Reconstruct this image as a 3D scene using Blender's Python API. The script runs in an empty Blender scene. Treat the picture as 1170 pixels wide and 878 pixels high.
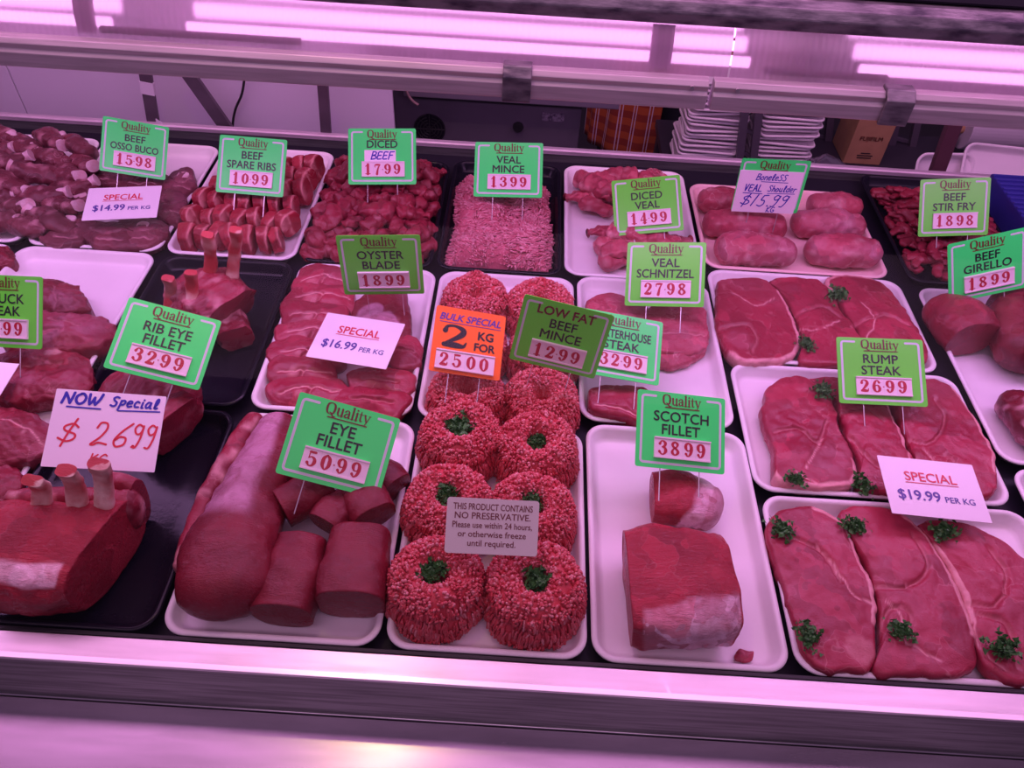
import bpy, math, random
import numpy as np
from mathutils import Vector, Matrix, Euler

random.seed(7)
RNG = np.random.default_rng(11)
sc = bpy.context.scene
COL = sc.collection
PI = math.pi

# ------------------------------------------------------------------ camera
FPX, CX, CY = 879.0, 585.0, 439.0
PITCH, ROLL = math.radians(46.4), math.radians(3.6)
_F = np.array([0, math.cos(PITCH), -math.sin(PITCH)])
_R0 = np.array([1.0, 0, 0]); _U0 = np.cross(_R0, _F)
_R = _R0 * math.cos(ROLL) + _U0 * math.sin(ROLL)
_U = -_R0 * math.sin(ROLL) + _U0 * math.cos(ROLL)
EYE = np.array([0, 0, 1.0])

def at(px, py, z=0.0):
    """point of the horizontal plane z seen at a pixel of the 1170x878 photograph"""
    d = _F + _R * (px - CX) / FPX - _U * (py - CY) / FPX
    return EYE + d * ((z - 1.0) / d[2])

def aty(px, py, Y):
    d = _F + _R * (px - CX) / FPX - _U * (py - CY) / FPX
    return EYE + d * (Y / d[1])

cam = bpy.data.cameras.new('camera'); camo = bpy.data.objects.new('camera', cam); COL.objects.link(camo)
cam.sensor_width = 36.0; cam.lens = FPX / 1170 * 36.0; cam.clip_start = 0.02; cam.clip_end = 60
M = Matrix(((_R[0], _U[0], -_F[0]), (_R[1], _U[1], -_F[1]), (_R[2], _U[2], -_F[2])))
camo.matrix_world = Matrix.Translation(Vector(EYE)) @ M.to_4x4()
sc.camera = camo

# ------------------------------------------------------------------ noise
def _hash(i, j, k, seed):
    h = (i * 374761393 + j * 668265263 + k * 2147483647 + seed * 974634777) & 0xFFFFFFFF
    h = ((h ^ (h >> 13)) * 1274126177) & 0xFFFFFFFF
    h = (h ^ (h >> 16)) & 0xFFFFFFFF
    return h / 2147483647.5 - 1.0

def vnoise(P, scale=1.0, seed=0):
    P = np.asarray(P, float) * scale + 1000.0
    I = np.floor(P).astype(np.int64); f = P - I; f = f * f * (3 - 2 * f)
    r = 0
    for a in (0, 1):
        for b in (0, 1):
            for c in (0, 1):
                w = (f[..., 0] if a else 1 - f[..., 0]) * (f[..., 1] if b else 1 - f[..., 1]) * (f[..., 2] if c else 1 - f[..., 2])
                r = r + w * _hash(I[..., 0] + a, I[..., 1] + b, I[..., 2] + c, seed)
    return r

def fbm(P, scale, seed=0, octv=3):
    r, a = 0, 1.0
    for o in range(octv):
        r = r + a * vnoise(P, scale * 2 ** o, seed + o * 17); a *= .5
    return r

# ------------------------------------------------------------------ object helpers
def new_mesh(name, V, F, mat, attrs=None, smooth=True):
    me = bpy.data.meshes.new(name)
    me.from_pydata([tuple(v) for v in np.asarray(V, float).tolist()], [], [tuple(f) for f in F])
    if attrs:
        for k, a in attrs.items():
            at_ = me.attributes.new(k, 'FLOAT', 'POINT'); at_.data.foreach_set('value', np.asarray(a, np.float32))
    if mat: me.materials.append(mat)
    if smooth: me.polygons.foreach_set('use_smooth', [True] * len(me.polygons))
    me.update()
    return me

def tag(o, label=None, cat=None, group=None, kind=None):
    if label: o['label'] = label
    if cat: o['category'] = cat
    if group: o['group'] = group
    if kind: o['kind'] = kind
    return o

def mesh_obj(name, me, parent=None, loc=(0, 0, 0)):
    o = bpy.data.objects.new(name, me); COL.objects.link(o)
    o.location = loc
    if parent: o.parent = parent
    return o

def put(name, V, F, mat, parent=None, attrs=None, smooth=True):
    """world-space arrays -> one mesh object; the origin sits at its base (or in the parent's frame)"""
    V = np.asarray(V, float)
    if parent is None:
        loc = np.array([(V[:, 0].min() + V[:, 0].max()) / 2, (V[:, 1].min() + V[:, 1].max()) / 2, V[:, 2].min()])
        return mesh_obj(name, new_mesh(name, V - loc, F, mat, attrs, smooth), None, loc)
    loc = np.array(parent.location)
    if parent.parent: loc = loc + np.array(parent.parent.location)
    return mesh_obj(name, new_mesh(name, V - loc, F, mat, attrs, smooth), parent)

def empty(name, loc=(0, 0, 0), rot=(0, 0, 0)):
    o = bpy.data.objects.new(name, None); COL.objects.link(o)
    o.empty_display_size = .05; o.location = loc; o.rotation_euler = rot
    return o

def dup(root, loc, rot=None, scale=None, label=None):
    r = root.copy(); COL.objects.link(r); r.location = loc
    if rot is not None: r.rotation_euler = rot
    if scale is not None: r.scale = (scale,) * 3
    if label: r['label'] = label
    for ch in list(root.children):
        c = ch.copy(); COL.objects.link(c); c.parent = r
    return r

class Geo:
    def __init__(s): s.V = []; s.F = []; s.n = 0
    def add(s, V, F):
        V = np.asarray(V, float); s.V.append(V); s.F += [tuple(i + s.n for i in f) for f in F]; s.n += len(V); return s
    def box(s, x0, x1, y0, y1, z0, z1, M=None):
        V = np.array([[x, y, z] for x in (x0, x1) for y in (y0, y1) for z in (z0, z1)], float)
        if M is not None: V = V @ np.asarray(M).T
        return s.add(V, [(0, 1, 3, 2), (4, 6, 7, 5), (0, 4, 5, 1), (2, 3, 7, 6), (0, 2, 6, 4), (1, 5, 7, 3)])
    def tube(s, pts, r, n=10, closed_ends=True):
        pts = np.asarray(pts, float); rr = np.broadcast_to(np.asarray(r, float), (len(pts),))
        T = np.gradient(pts, axis=0); T /= np.linalg.norm(T, axis=1)[:, None]
        ref = np.array([0, 0, 1.0]) if abs(T[0][2]) < .9 else np.array([1.0, 0, 0])
        V = []
        for p, t, q in zip(pts, T, rr):
            a = np.cross(t, ref); a /= np.linalg.norm(a); b = np.cross(t, a)
            for k in range(n):
                th = 2 * PI * k / n; V.append(p + q * (a * math.cos(th) + b * math.sin(th)))
        F = [(i * n + k, i * n + (k + 1) % n, (i + 1) * n + (k + 1) % n, (i + 1) * n + k) for i in range(len(pts) - 1) for k in range(n)]
        if closed_ends: F += [tuple(range(n))[::-1], tuple((len(pts) - 1) * n + k for k in range(n))]
        return s.add(V, F)
    def bar(s, p, q, w, h, up=(0, 0, 1)):
        p = np.asarray(p, float); q = np.asarray(q, float); t = q - p; L = np.linalg.norm(t); t /= L
        a = np.cross(t, up); a /= np.linalg.norm(a); b = np.cross(a, t)
        V = [e + a * sx * w / 2 + b * sz * h / 2 for e in (p, q) for sx, sz in ((-1, -1), (1, -1), (1, 1), (-1, 1))]
        return s.add(V, [(3, 2, 1, 0), (4, 5, 6, 7), (0, 1, 5, 4), (1, 2, 6, 5), (2, 3, 7, 6), (3, 0, 4, 7)])
    def prism(s, prof, x0, x1):
        """profile of (y,z) extruded along x"""
        n = len(prof); V = [(x, y, z) for x in (x0, x1) for y, z in prof]
        F = [(k, (k + 1) % n, n + (k + 1) % n, n + k) for k in range(n)] + [tuple(range(n))[::-1], tuple(range(n, 2 * n))]
        return s.add(V, F)
    def put(s, name, mat, parent=None, smooth=False):
        return put(name, np.concatenate(s.V), s.F, mat, parent, None, smooth)
    def local(s, name, mat, parent, smooth=False):
        return mesh_obj(name, new_mesh(name, np.concatenate(s.V), s.F, mat, None, smooth), parent)

def soften(o, w=.002, seg=2):
    m = o.modifiers.new('bevel', 'BEVEL'); m.width = w; m.segments = seg; m.limit_method = 'ANGLE'
    return o

def catmull(P, n, closed=False):
    P = np.asarray(P, float); m = len(P)
    if closed: Q = np.concatenate([P[-1:], P, P[:2]])
    else: Q = np.concatenate([2 * P[:1] - P[1:2], P, 2 * P[-1:] - P[-2:-1]])
    seg = m if closed else m - 1
    out = []
    for i in range(n):
        u = i / n * seg if closed else i / (n - 1) * seg
        k = min(int(u), seg - 1); t = u - k
        a, b, c, d = Q[k], Q[k + 1], Q[k + 2], Q[k + 3]
        out.append(.5 * (2 * b + (c - a) * t + (2 * a - 5 * b + 4 * c - d) * t * t + (3 * b - a - 3 * c + d) * t ** 3))
    return np.array(out)

# ------------------------------------------------------------------ materials
def nt(name):
    m = bpy.data.materials.new(name); m.use_nodes = True
    t = m.node_tree; t.nodes.clear()
    out = t.nodes.new('ShaderNodeOutputMaterial'); b = t.nodes.new('ShaderNodeBsdfPrincipled')
    t.links.new(b.outputs[0], out.inputs[0])
    return m, t, b, out

def simple(name, col, rough=.5, metal=0., noise=0., nscale=40., bump=0., bscale=200., aniso=None, spec=.5, col2=None):
    m, t, b, out = nt(name)
    b.inputs['Base Color'].default_value = (*col, 1); b.inputs['Roughness'].default_value = rough
    b.inputs['Metallic'].default_value = metal; b.inputs['Specular IOR Level'].default_value = spec
    tc = t.nodes.new('ShaderNodeTexCoord'); mp = t.nodes.new('ShaderNodeMapping')
    t.links.new(tc.outputs['Object'], mp.inputs[0])
    if aniso: mp.inputs['Scale'].default_value = aniso
    if noise or col2:
        n = t.nodes.new('ShaderNodeTexNoise'); n.inputs['Scale'].default_value = nscale; n.inputs['Detail'].default_value = 4
        t.links.new(mp.outputs[0], n.inputs['Vector'])
        mx = t.nodes.new('ShaderNodeMix'); mx.data_type = 'RGBA'
        c2 = col2 if col2 else tuple(c * (1 - noise) for c in col)
        mx.inputs['A'].default_value = (*col, 1); mx.inputs['B'].default_value = (*c2, 1)
        rp = t.nodes.new('ShaderNodeMapRange'); rp.inputs[1].default_value = .4; rp.inputs[2].default_value = .65
        t.links.new(n.outputs['Fac'], rp.inputs[0]); t.links.new(rp.outputs[0], mx.inputs['Factor'])
        t.links.new(mx.outputs['Result'], b.inputs['Base Color'])
        if metal > .5:
            r2 = t.nodes.new('ShaderNodeMapRange'); r2.inputs[3].default_value = rough * .8; r2.inputs[4].default_value = rough * 1.3
            t.links.new(n.outputs['Fac'], r2.inputs[0]); t.links.new(r2.outputs[0], b.inputs['Roughness'])
    if bump:
        n = t.nodes.new('ShaderNodeTexNoise'); n.inputs['Scale'].default_value = bscale; n.inputs['Detail'].default_value = 3
        t.links.new(mp.outputs[0], n.inputs['Vector'])
        bp = t.nodes.new('ShaderNodeBump'); bp.inputs['Strength'].default_value = bump; bp.inputs['Distance'].default_value = .002
        t.links.new(n.outputs['Fac'], bp.inputs['Height']); t.links.new(bp.outputs[0], b.inputs['Normal'])
    return m

def meat(name, a, b2, pale, fat=(.8, .5, .5), cut=None, vein=.0, vscale=55., fibre=(30, 90, 30), rough=.28, bump=.45, mottle=18., spec=.38):
    """lean colours a/b2 mottled, attribute tone -> pale (silverskin), fat -> fat, cut -> cut face colour"""
    m, t, b, out = nt(name)
    N, L = t.nodes, t.links
    tc = N.new('ShaderNodeTexCoord')
    def noise(scale, vec, detail=4., rough_=.55, dist=0.):
        n = N.new('ShaderNodeTexNoise'); n.inputs['Scale'].default_value = scale; n.inputs['Detail'].default_value = detail
        n.inputs['Roughness'].default_value = rough_; n.inputs['Distortion'].default_value = dist
        L.new(vec, n.inputs['Vector']); return n.outputs['Fac']
    def rng(v, lo, hi, o0=0., o1=1.):
        r = N.new('ShaderNodeMapRange'); r.inputs[1].default_value = lo; r.inputs[2].default_value = hi
        r.inputs[3].default_value = o0; r.inputs[4].default_value = o1; L.new(v, r.inputs[0]); return r.outputs[0]
    def mix(fac, A, B):
        x = N.new('ShaderNodeMix'); x.data_type = 'RGBA'
        for s_, v in (('A', A), ('B', B)):
            if isinstance(v, tuple): x.inputs[s_].default_value = (*v, 1)
            else: L.new(v, x.inputs[s_])
        if isinstance(fac, float): x.inputs['Factor'].default_value = fac
        else: L.new(fac, x.inputs['Factor'])
        return x.outputs['Result']
    def attr(n_):
        x = N.new('ShaderNodeAttribute'); x.attribute_name = n_; return x.outputs['Fac']
    def math_(op, A, B):
        x = N.new('ShaderNodeMath'); x.operation = op; x.use_clamp = op != 'SUBTRACT'
        for i, v in enumerate((A, B)):
            if isinstance(v, float): x.inputs[i].default_value = v
            else: L.new(v, x.inputs[i])
        return x.outputs[0]
    ob = tc.outputs['Object']
    oi = N.new('ShaderNodeObjectInfo')
    ad = N.new('ShaderNodeVectorMath'); ad.operation = 'ADD'; L.new(ob, ad.inputs[0])
    cmb = N.new('ShaderNodeCombineXYZ'); L.new(oi.outputs['Random'], cmb.inputs[0]); L.new(oi.outputs['Random'], cmb.inputs[1])
    sc_ = N.new('ShaderNodeVectorMath'); sc_.operation = 'SCALE'; sc_.inputs['Scale'].default_value = 7.0; L.new(cmb.outputs[0], sc_.inputs[0])
    L.new(sc_.outputs[0], ad.inputs[1]); vec = ad.outputs[0]
    mp = N.new('ShaderNodeMapping'); mp.inputs['Scale'].default_value = fibre; L.new(vec, mp.inputs[0])
    mp.inputs['Rotation'].default_value = (0, 0, .35)
    n1 = noise(mottle, vec, 5); n2 = noise(6., mp.outputs[0], 3, .6, .6)
    base = mix(rng(n1, .35, .65), a, b2)
    mar = rng(noise(4.5, mp.outputs[0], 6, .7, 1.5), .60, .72, 0., .38)
    base = mix(mar, base, pale)
    if cut: base = mix(attr('cut'), base, cut)
    fib = rng(n2, .35, .7, 0., .6)
    base = mix(fib, base, tuple(min(1, c * 1.35 + .015) for c in b2))
    tn = math_('MULTIPLY', attr('tone'), rng(noise(28., mp.outputs[0] if False else vec, 4, .6, 1.2), .25, .6, .35, 1.))
    base = mix(tn, base, pale)
    if vein:
        w = N.new('ShaderNodeTexVoronoi'); w.feature = 'DISTANCE_TO_EDGE'; w.inputs['Scale'].default_value = vscale * .4
        dv = N.new('ShaderNodeVectorMath'); dv.operation = 'ADD'
        nn = N.new('ShaderNodeTexNoise'); nn.inputs['Scale'].default_value = 25.; L.new(vec, nn.inputs['Vector'])
        s2 = N.new('ShaderNodeVectorMath'); s2.operation = 'SCALE'; s2.inputs['Scale'].default_value = .09; L.new(nn.outputs['Color'], s2.inputs[0])
        L.new(vec, dv.inputs[0]); L.new(s2.outputs[0], dv.inputs[1]); L.new(dv.outputs[0], w.inputs['Vector'])
        w2 = N.new('ShaderNodeTexVoronoi'); w2.inputs['Scale'].default_value = vscale * .4; L.new(dv.outputs[0], w2.inputs['Vector'])
        sp2 = N.new('ShaderNodeSeparateColor'); L.new(w2.outputs['Color'], sp2.inputs[0])
        base = mix(rng(sp2.outputs[0], .3, 1., 0., .55), base, tuple(min(1, c * 1.3 + .01) for c in a)); base = mix(rng(sp2.outputs[1], .4, 1., 0., .45), base, tuple(c * .75 for c in b2))
        vv = rng(w.outputs['Distance'], .0, .028, .8, 0.)
        vm = math_('MULTIPLY', vv, rng(noise(11., vec, 3), .48, .62, 0., vein))
        base = mix(vm, base, fat)
    ft = math_('MULTIPLY', attr('fat'), rng(noise(60., vec, 4, .6, .5), .2, .55, .45, 1.))
    base = mix(ft, base, fat)
    L.new(base, b.inputs['Base Color'])
    L.new(rng(n1, .3, .7, rough * .75, rough * 1.35), b.inputs['Roughness'])
    b.inputs['Specular IOR Level'].default_value = spec
    bp = N.new('ShaderNodeBump'); bp.inputs['Strength'].default_value = bump; bp.inputs['Distance'].default_value = .0025
    n3 = noise(5., mp.outputs[0], 6, .65, .8); n4 = noise(140., vec, 3)
    h = N.new('ShaderNodeMath'); h.operation = 'MULTIPLY_ADD'; L.new(n4, h.inputs[0]); h.inputs[1].default_value = .35; L.new(n3, h.inputs[2])
    L.new(h.outputs[0], bp.inputs['Height']); L.new(bp.outputs[0], b.inputs['Normal'])
    return m

def emissive(name, col, s):
    m = bpy.data.materials.new(name); m.use_nodes = True; t = m.node_tree; t.nodes.clear()
    o = t.nodes.new('ShaderNodeOutputMaterial'); e = t.nodes.new('ShaderNodeEmission')
    e.inputs[0].default_value = (*col, 1); e.inputs[1].default_value = s; t.links.new(e.outputs[0], o.inputs[0]); return m

def clear(name, tint=(1, 1, 1), gloss=.06, rough=.02, diffuse=None, dmix=0.):
    """thin clear sheet: transparent plus fresnel gloss, optional milky part"""
    m = bpy.data.materials.new(name); m.use_nodes = True; t = m.node_tree; t.nodes.clear(); N, L = t.nodes, t.links
    o = N.new('ShaderNodeOutputMaterial'); tr = N.new('ShaderNodeBsdfTransparent'); tr.inputs[0].default_value = (*tint, 1)
    g = N.new('ShaderNodeBsdfGlossy'); g.inputs['Roughness'].default_value = rough
    fr = N.new('ShaderNodeFresnel'); fr.inputs[0].default_value = 1.45
    hf = N.new('ShaderNodeMath'); hf.operation = 'MULTIPLY'; hf.inputs[1].default_value = .4; L.new(fr.outputs[0], hf.inputs[0])
    mx = N.new('ShaderNodeMixShader'); L.new(hf.outputs[0], mx.inputs[0]); L.new(tr.outputs[0], mx.inputs[1]); L.new(g.outputs[0], mx.inputs[2])
    res = mx.outputs[0]
    if diffuse:
        d = N.new('ShaderNodeBsdfTranslucent'); d.inputs[0].default_value = (*diffuse, 1)
        d2 = N.new('ShaderNodeBsdfDiffuse'); d2.inputs[0].default_value = (*diffuse, 1)
        m1 = N.new('ShaderNodeMixShader'); m1.inputs[0].default_value = .35; L.new(d.outputs[0], m1.inputs[1]); L.new(d2.outputs[0], m1.inputs[2])
        m2 = N.new('ShaderNodeMixShader'); m2.inputs[0].default_value = dmix; L.new(res, m2.inputs[1]); L.new(m1.outputs[0], m2.inputs[2]); res = m2.outputs[0]
    L.new(res, o.inputs[0]); return m

foam = simple('foam_white', (.86, .80, .84), .42, bump=.22, bscale=45, noise=.06, nscale=9)
foam_peach = simple('foam_peach', (.86, .55, .56), .45, bump=.12, bscale=260)
black_plastic = simple('black_plastic', (.006, .005, .011), .24, spec=.22, bump=.15, bscale=90)
deck_mat = simple('deck_black', (.010, .008, .016), .45, spec=.2)
steel = simple('brushed_steel', (.74, .68, .73), .30, .9, noise=.08, nscale=6, aniso=(1, 12, 12))
steel_shelf = simple('brushed_steel_shelf', (.52, .44, .54), .24, .9, noise=.25, nscale=3, aniso=(1, 8, 8))
steel_dark = simple('dull_steel', (.27, .28, .27), .42, .8, noise=.35, nscale=8, aniso=(1, 18, 18))
steel_scuffed = simple('scuffed_steel', (.30, .27, .31), .45, .7, col2=(.08, .07, .10), nscale=22, aniso=(1, 3, 3), bump=.3, bscale=70)
alu = simple('anodised_aluminium', (.60, .50, .57), .42, .35, noise=.2, nscale=10, aniso=(1, 20, 20))
post_metal = simple('post_metal', (.14, .11, .14), .45, .5, noise=.3, nscale=12)
white_panel = simple('white_panel', (.66, .60, .70), .5)
dark_wall = simple('dark_wall', (.03, .025, .04), .7)
tile_floor = simple('floor_vinyl', (.05, .045, .055), .5)
black_rubber = simple('black_rubber', (.01, .01, .012), .5)
label_white = simple('label_card', (.84, .76, .84), .35)
cream_card = simple('cream_card', (.62, .60, .55), .45)
green_card = simple('mint_card', (.045, .98, .16), .32)
lime_card = simple('lime_card', (.13, .80, .05), .32)
LIME = ('dveal', 'stir', 'oyster', 'schn', 'lowfat', 'rump', 'chuck')
orange_card = simple('orange_card', (.95, .16, .015), .32)
border_ink = simple('border_ink', (.58, .62, .66), .4)
black_ink = simple('black_ink', (.012, .010, .016), .4)
maroon_ink = simple('maroon_ink', (.13, .010, .014), .4)
digit_ink = simple('digit_ink', (.42, .012, .035), .4)
red_ink = simple('red_ink', (.62, .02, .05), .4)
blue_ink = simple('blue_ink', (.025, .02, .38), .4)
navy_ink = simple('navy_ink', (.07, .035, .30), .4)
strip_white = simple('price_strip', (.80, .66, .72), .3)
pin_clear = simple('pin_plastic', (.75, .7, .75), .2, .6)

lean = meat('beef_lean', (.29, .018, .042), (.18, .010, .026), (.55, .22, .32), (.74, .36, .38), vein=.25)
loin_m = meat('loin_lean', (.40, .022, .045), (.26, .012, .028), (.86, .56, .68), (.74, .40, .40), vein=.2, cut=(.24, .010, .024), bump=.9, fibre=(18, 70, 40))
lean_dark = meat('beef_dark', (.20, .014, .028), (.12, .008, .018), (.42, .15, .22), (.62, .30, .34), vein=.4)
steak_m = meat('steak_lean', (.36, .026, .060), (.25, .015, .038), (.44, .11, .16), (.78, .36, .38), vein=.35, vscale=45, bump=.28, fibre=(40, 60, 30))
fillet_m = meat('fillet_lean', (.23, .011, .026), (.15, .007, .018), (.52, .24, .36), (.70, .34, .38), cut=(.20, .009, .020), rough=.25, bump=.6)
veal_m = meat('veal_lean', (.46, .075, .115), (.33, .045, .075), (.62, .28, .38), (.80, .48, .50), vein=.6, bump=.45)
mince_m = meat('mince_beef', (.60, .065, .085), (.44, .035, .052), (.80, .30, .32), (.78, .36, .38), rough=.42, bump=.15, mottle=60)
mince_core = meat('mince_core', (.22, .015, .025), (.13, .010, .018), (.4, .1, .12), rough=.6)
vmince_m = meat('mince_veal', (.58, .15, .20), (.42, .085, .13), (.80, .40, .46), (.8, .5, .52), rough=.45, bump=.15, mottle=60)
osso_m = meat('osso_lean', (.17, .030, .045), (.10, .018, .028), (.34, .13, .18), (.60, .28, .32), vein=.5, bump=.5)
rib_m = meat('rib_lean', (.42, .022, .045), (.26, .012, .028), (.60, .32, .38), (.74, .30, .30), cut=(.20, .010, .022), vein=.5, bump=.7, rough=.3)
bone_m = simple('bone', (.66, .42, .42), .4, col2=(.50, .06, .07), nscale=45, bump=.3, bscale=120)
bone_pale = simple('bone_pale', (.72, .52, .58), .4, col2=(.62, .34, .38), nscale=60)
parsley_m = simple('parsley', (.030, .13, .028), .55, col2=(.07, .25, .05), nscale=120)

# ------------------------------------------------------------------ meat shapes
def resample_closed(P, n):
    C = catmull(P, n * 4, closed=True)
    d = np.linalg.norm(np.roll(C, -1, 0) - C, axis=1); s = np.concatenate([[0], np.cumsum(d)])
    u = np.linspace(0, s[-1], n, endpoint=False)
    Cc = np.vstack([C, C[:1]])
    return np.stack([np.interp(u, s, Cc[:, k]) for k in range(2)], 1)

def polydist(P, L):
    best = np.full(len(P), 9.)
    for a, b in zip(L[:-1], L[1:]):
        ab = b - a; t = np.clip(((P - a) @ ab) / (ab @ ab + 1e-12), 0, 1)
        best = np.minimum(best, np.linalg.norm(P - (a + t[:, None] * ab), axis=1))
    return best

def slab(name, outline, zt=.012, th=.026, tilt=(0, 0), dome=.004, seams=(), fatseams=(), rim=(), patches=(), amp=.0014, seed=0, N=132, K=30, mat=None, parent=None, wob=.003, floor=-.0195, px=True, seamw=.0013):
    """one piece of meat lying flat, its outline traced at the height zt"""
    O = np.array([at(x, y, zt)[:2] for x, y in outline]) if px else np.array(outline, float)
    E = resample_closed(O, N)
    c = E.mean(0)
    ang = np.arange(N)
    P3 = np.c_[E, np.full(N, seed * 3.1)]
    dirs = (E - c); rl = np.linalg.norm(dirs, axis=1)[:, None]; dirs = dirs / rl
    E = E + dirs * (wob * fbm(P3, 40, seed, 3))[:, None]
    re = min(th * .5, .008)
    V, A = [], []
    rh = np.linspace(0, 1, K) ** .85
    sides = [(math.sin(a) * re, re * (1 - math.cos(a)), 1) for a in np.linspace(.25, PI / 2, 6)] + [(re * 1.0, re + (th - re) * .4, 1), (re * .9, re + (th - re) * .8, 1), (re * .4, th, 1)]
    zs = []
    for r in rh:
        p = c + (E - dirs * re - c) * max(r, .012)
        V.append(np.c_[p, np.full(N, r)]); zs.append(np.zeros(N)); A.append(np.zeros(N))
    for off, dz, _ in sides:
        V.append(np.c_[E - dirs * (re - off), np.full(N, 1.)]); zs.append(np.full(N, dz)); A.append(np.full(N, .5 + .5 * min(1, dz / th)))
    V = np.concatenate(V); drop = np.concatenate(zs); side = np.concatenate(A)
    xy = V[:, :2].copy(); rho = V[:, 2].copy()
    q = xy - c
    top = zt + q @ np.array(tilt) + dome * (1 - rho ** 2) - dome * .5
    P = np.c_[xy, np.full(len(xy), seed * 1.7)]
    bump_ = amp * fbm(P, 28, seed, 2) + amp * .5 * fbm(P, 90, seed + 5, 2)
    fat = np.zeros(len(V)); tone = np.clip(fbm(P, 14, seed + 9, 2) * .5, 0, .5); groove = np.zeros(len(V))
    for L in seams:
        Lw = catmull(np.array([at(x, y, zt)[:2] for x, y in L]) if px else np.array(L), 24)
        Lw = Lw + .0025 * np.c_[vnoise(np.c_[Lw, Lw[:, :1]], 90, seed), vnoise(np.c_[Lw, Lw[:, :1]], 90, seed + 3)]
        d = polydist(xy, Lw); groove += .0055 * np.exp(-(d / .0030) ** 2); fat = np.maximum(fat, .30 * np.exp(-(d / .0022) ** 2))
    for L in fatseams:
        Lw = catmull(np.array([at(x, y, zt)[:2] for x, y in L]) if px else np.array(L), 24)
        Lw = Lw + .003 * np.c_[vnoise(np.c_[Lw, Lw[:, :1]], 80, seed), vnoise(np.c_[Lw, Lw[:, :1]], 80, seed + 3)]
        d = polydist(xy, Lw); groove += .002 * np.exp(-(d / .003) ** 2); fat = np.maximum(fat, .95 * np.exp(-(d / seamw) ** 2))
    for (cx_, cy_, r_, kind, val) in patches:
        w = at(cx_, cy_, zt)[:2] if px else np.array([cx_, cy_])
        d = np.linalg.norm(xy - w, axis=1) + .006 * fbm(P, 50, seed + 3, 2)
        k = np.clip((r_ - d) / .006, 0, 1) * val
        if kind == 'fat': fat = np.maximum(fat, k)
        else: tone = np.maximum(tone, k)
    if rim:
        k = np.tile(np.arange(N), len(V) // N) / N
        for a, b in rim:
            inside = ((k >= a) & (k <= b)) if a <= b else ((k >= a) | (k <= b))
            band = np.clip((rho - .975) / .02, 0, 1) * (drop < th * .95)
            fat = np.maximum(fat, band * inside * .9)
    z = top + (bump_ - groove) * (drop < re * .6) - drop + .3 * bump_
    xy2 = xy + (rho > .99)[:, None] * np.tile(dirs, (len(V) // N, 1)) * (amp * .8 * fbm(np.c_[xy, z], 120, seed, 2))[:, None]
    zb = np.maximum(z, floor + .0004)
    V = np.c_[xy2, zb]
    nR = len(V) // N
    F = [(i * N + k, i * N + (k + 1) % N, (i + 1) * N + (k + 1) % N, (i + 1) * N + k) for i in range(nR - 1) for k in range(N)]
    F = [f[::-1] for f in F]
    F += [tuple(range(N)), tuple((nR - 1) * N + k for k in range(N))[::-1]]
    o = put(name, V, F, mat or steak_m, parent, {'fat': fat, 'tone': tone, 'cut': np.zeros(len(V))})
    return o

def blob_px(cx, cy, rx, ry, rot=0, seed=0, n=11, j=.14):
    rs = random.Random(seed * 31 + 5); out = []
    for k in range(n):
        a = 2 * PI * k / n; s = 1 + rs.uniform(-j, j)
        x, y = rx * s * abs(math.cos(a)) ** .8 * math.copysign(1, math.cos(a)), ry * s * abs(math.sin(a)) ** .8 * math.copysign(1, math.sin(a))
        r = math.radians(rot); out.append((cx + x * math.cos(r) - y * math.sin(r), cy + x * math.sin(r) + y * math.cos(r)))
    return out

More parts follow.
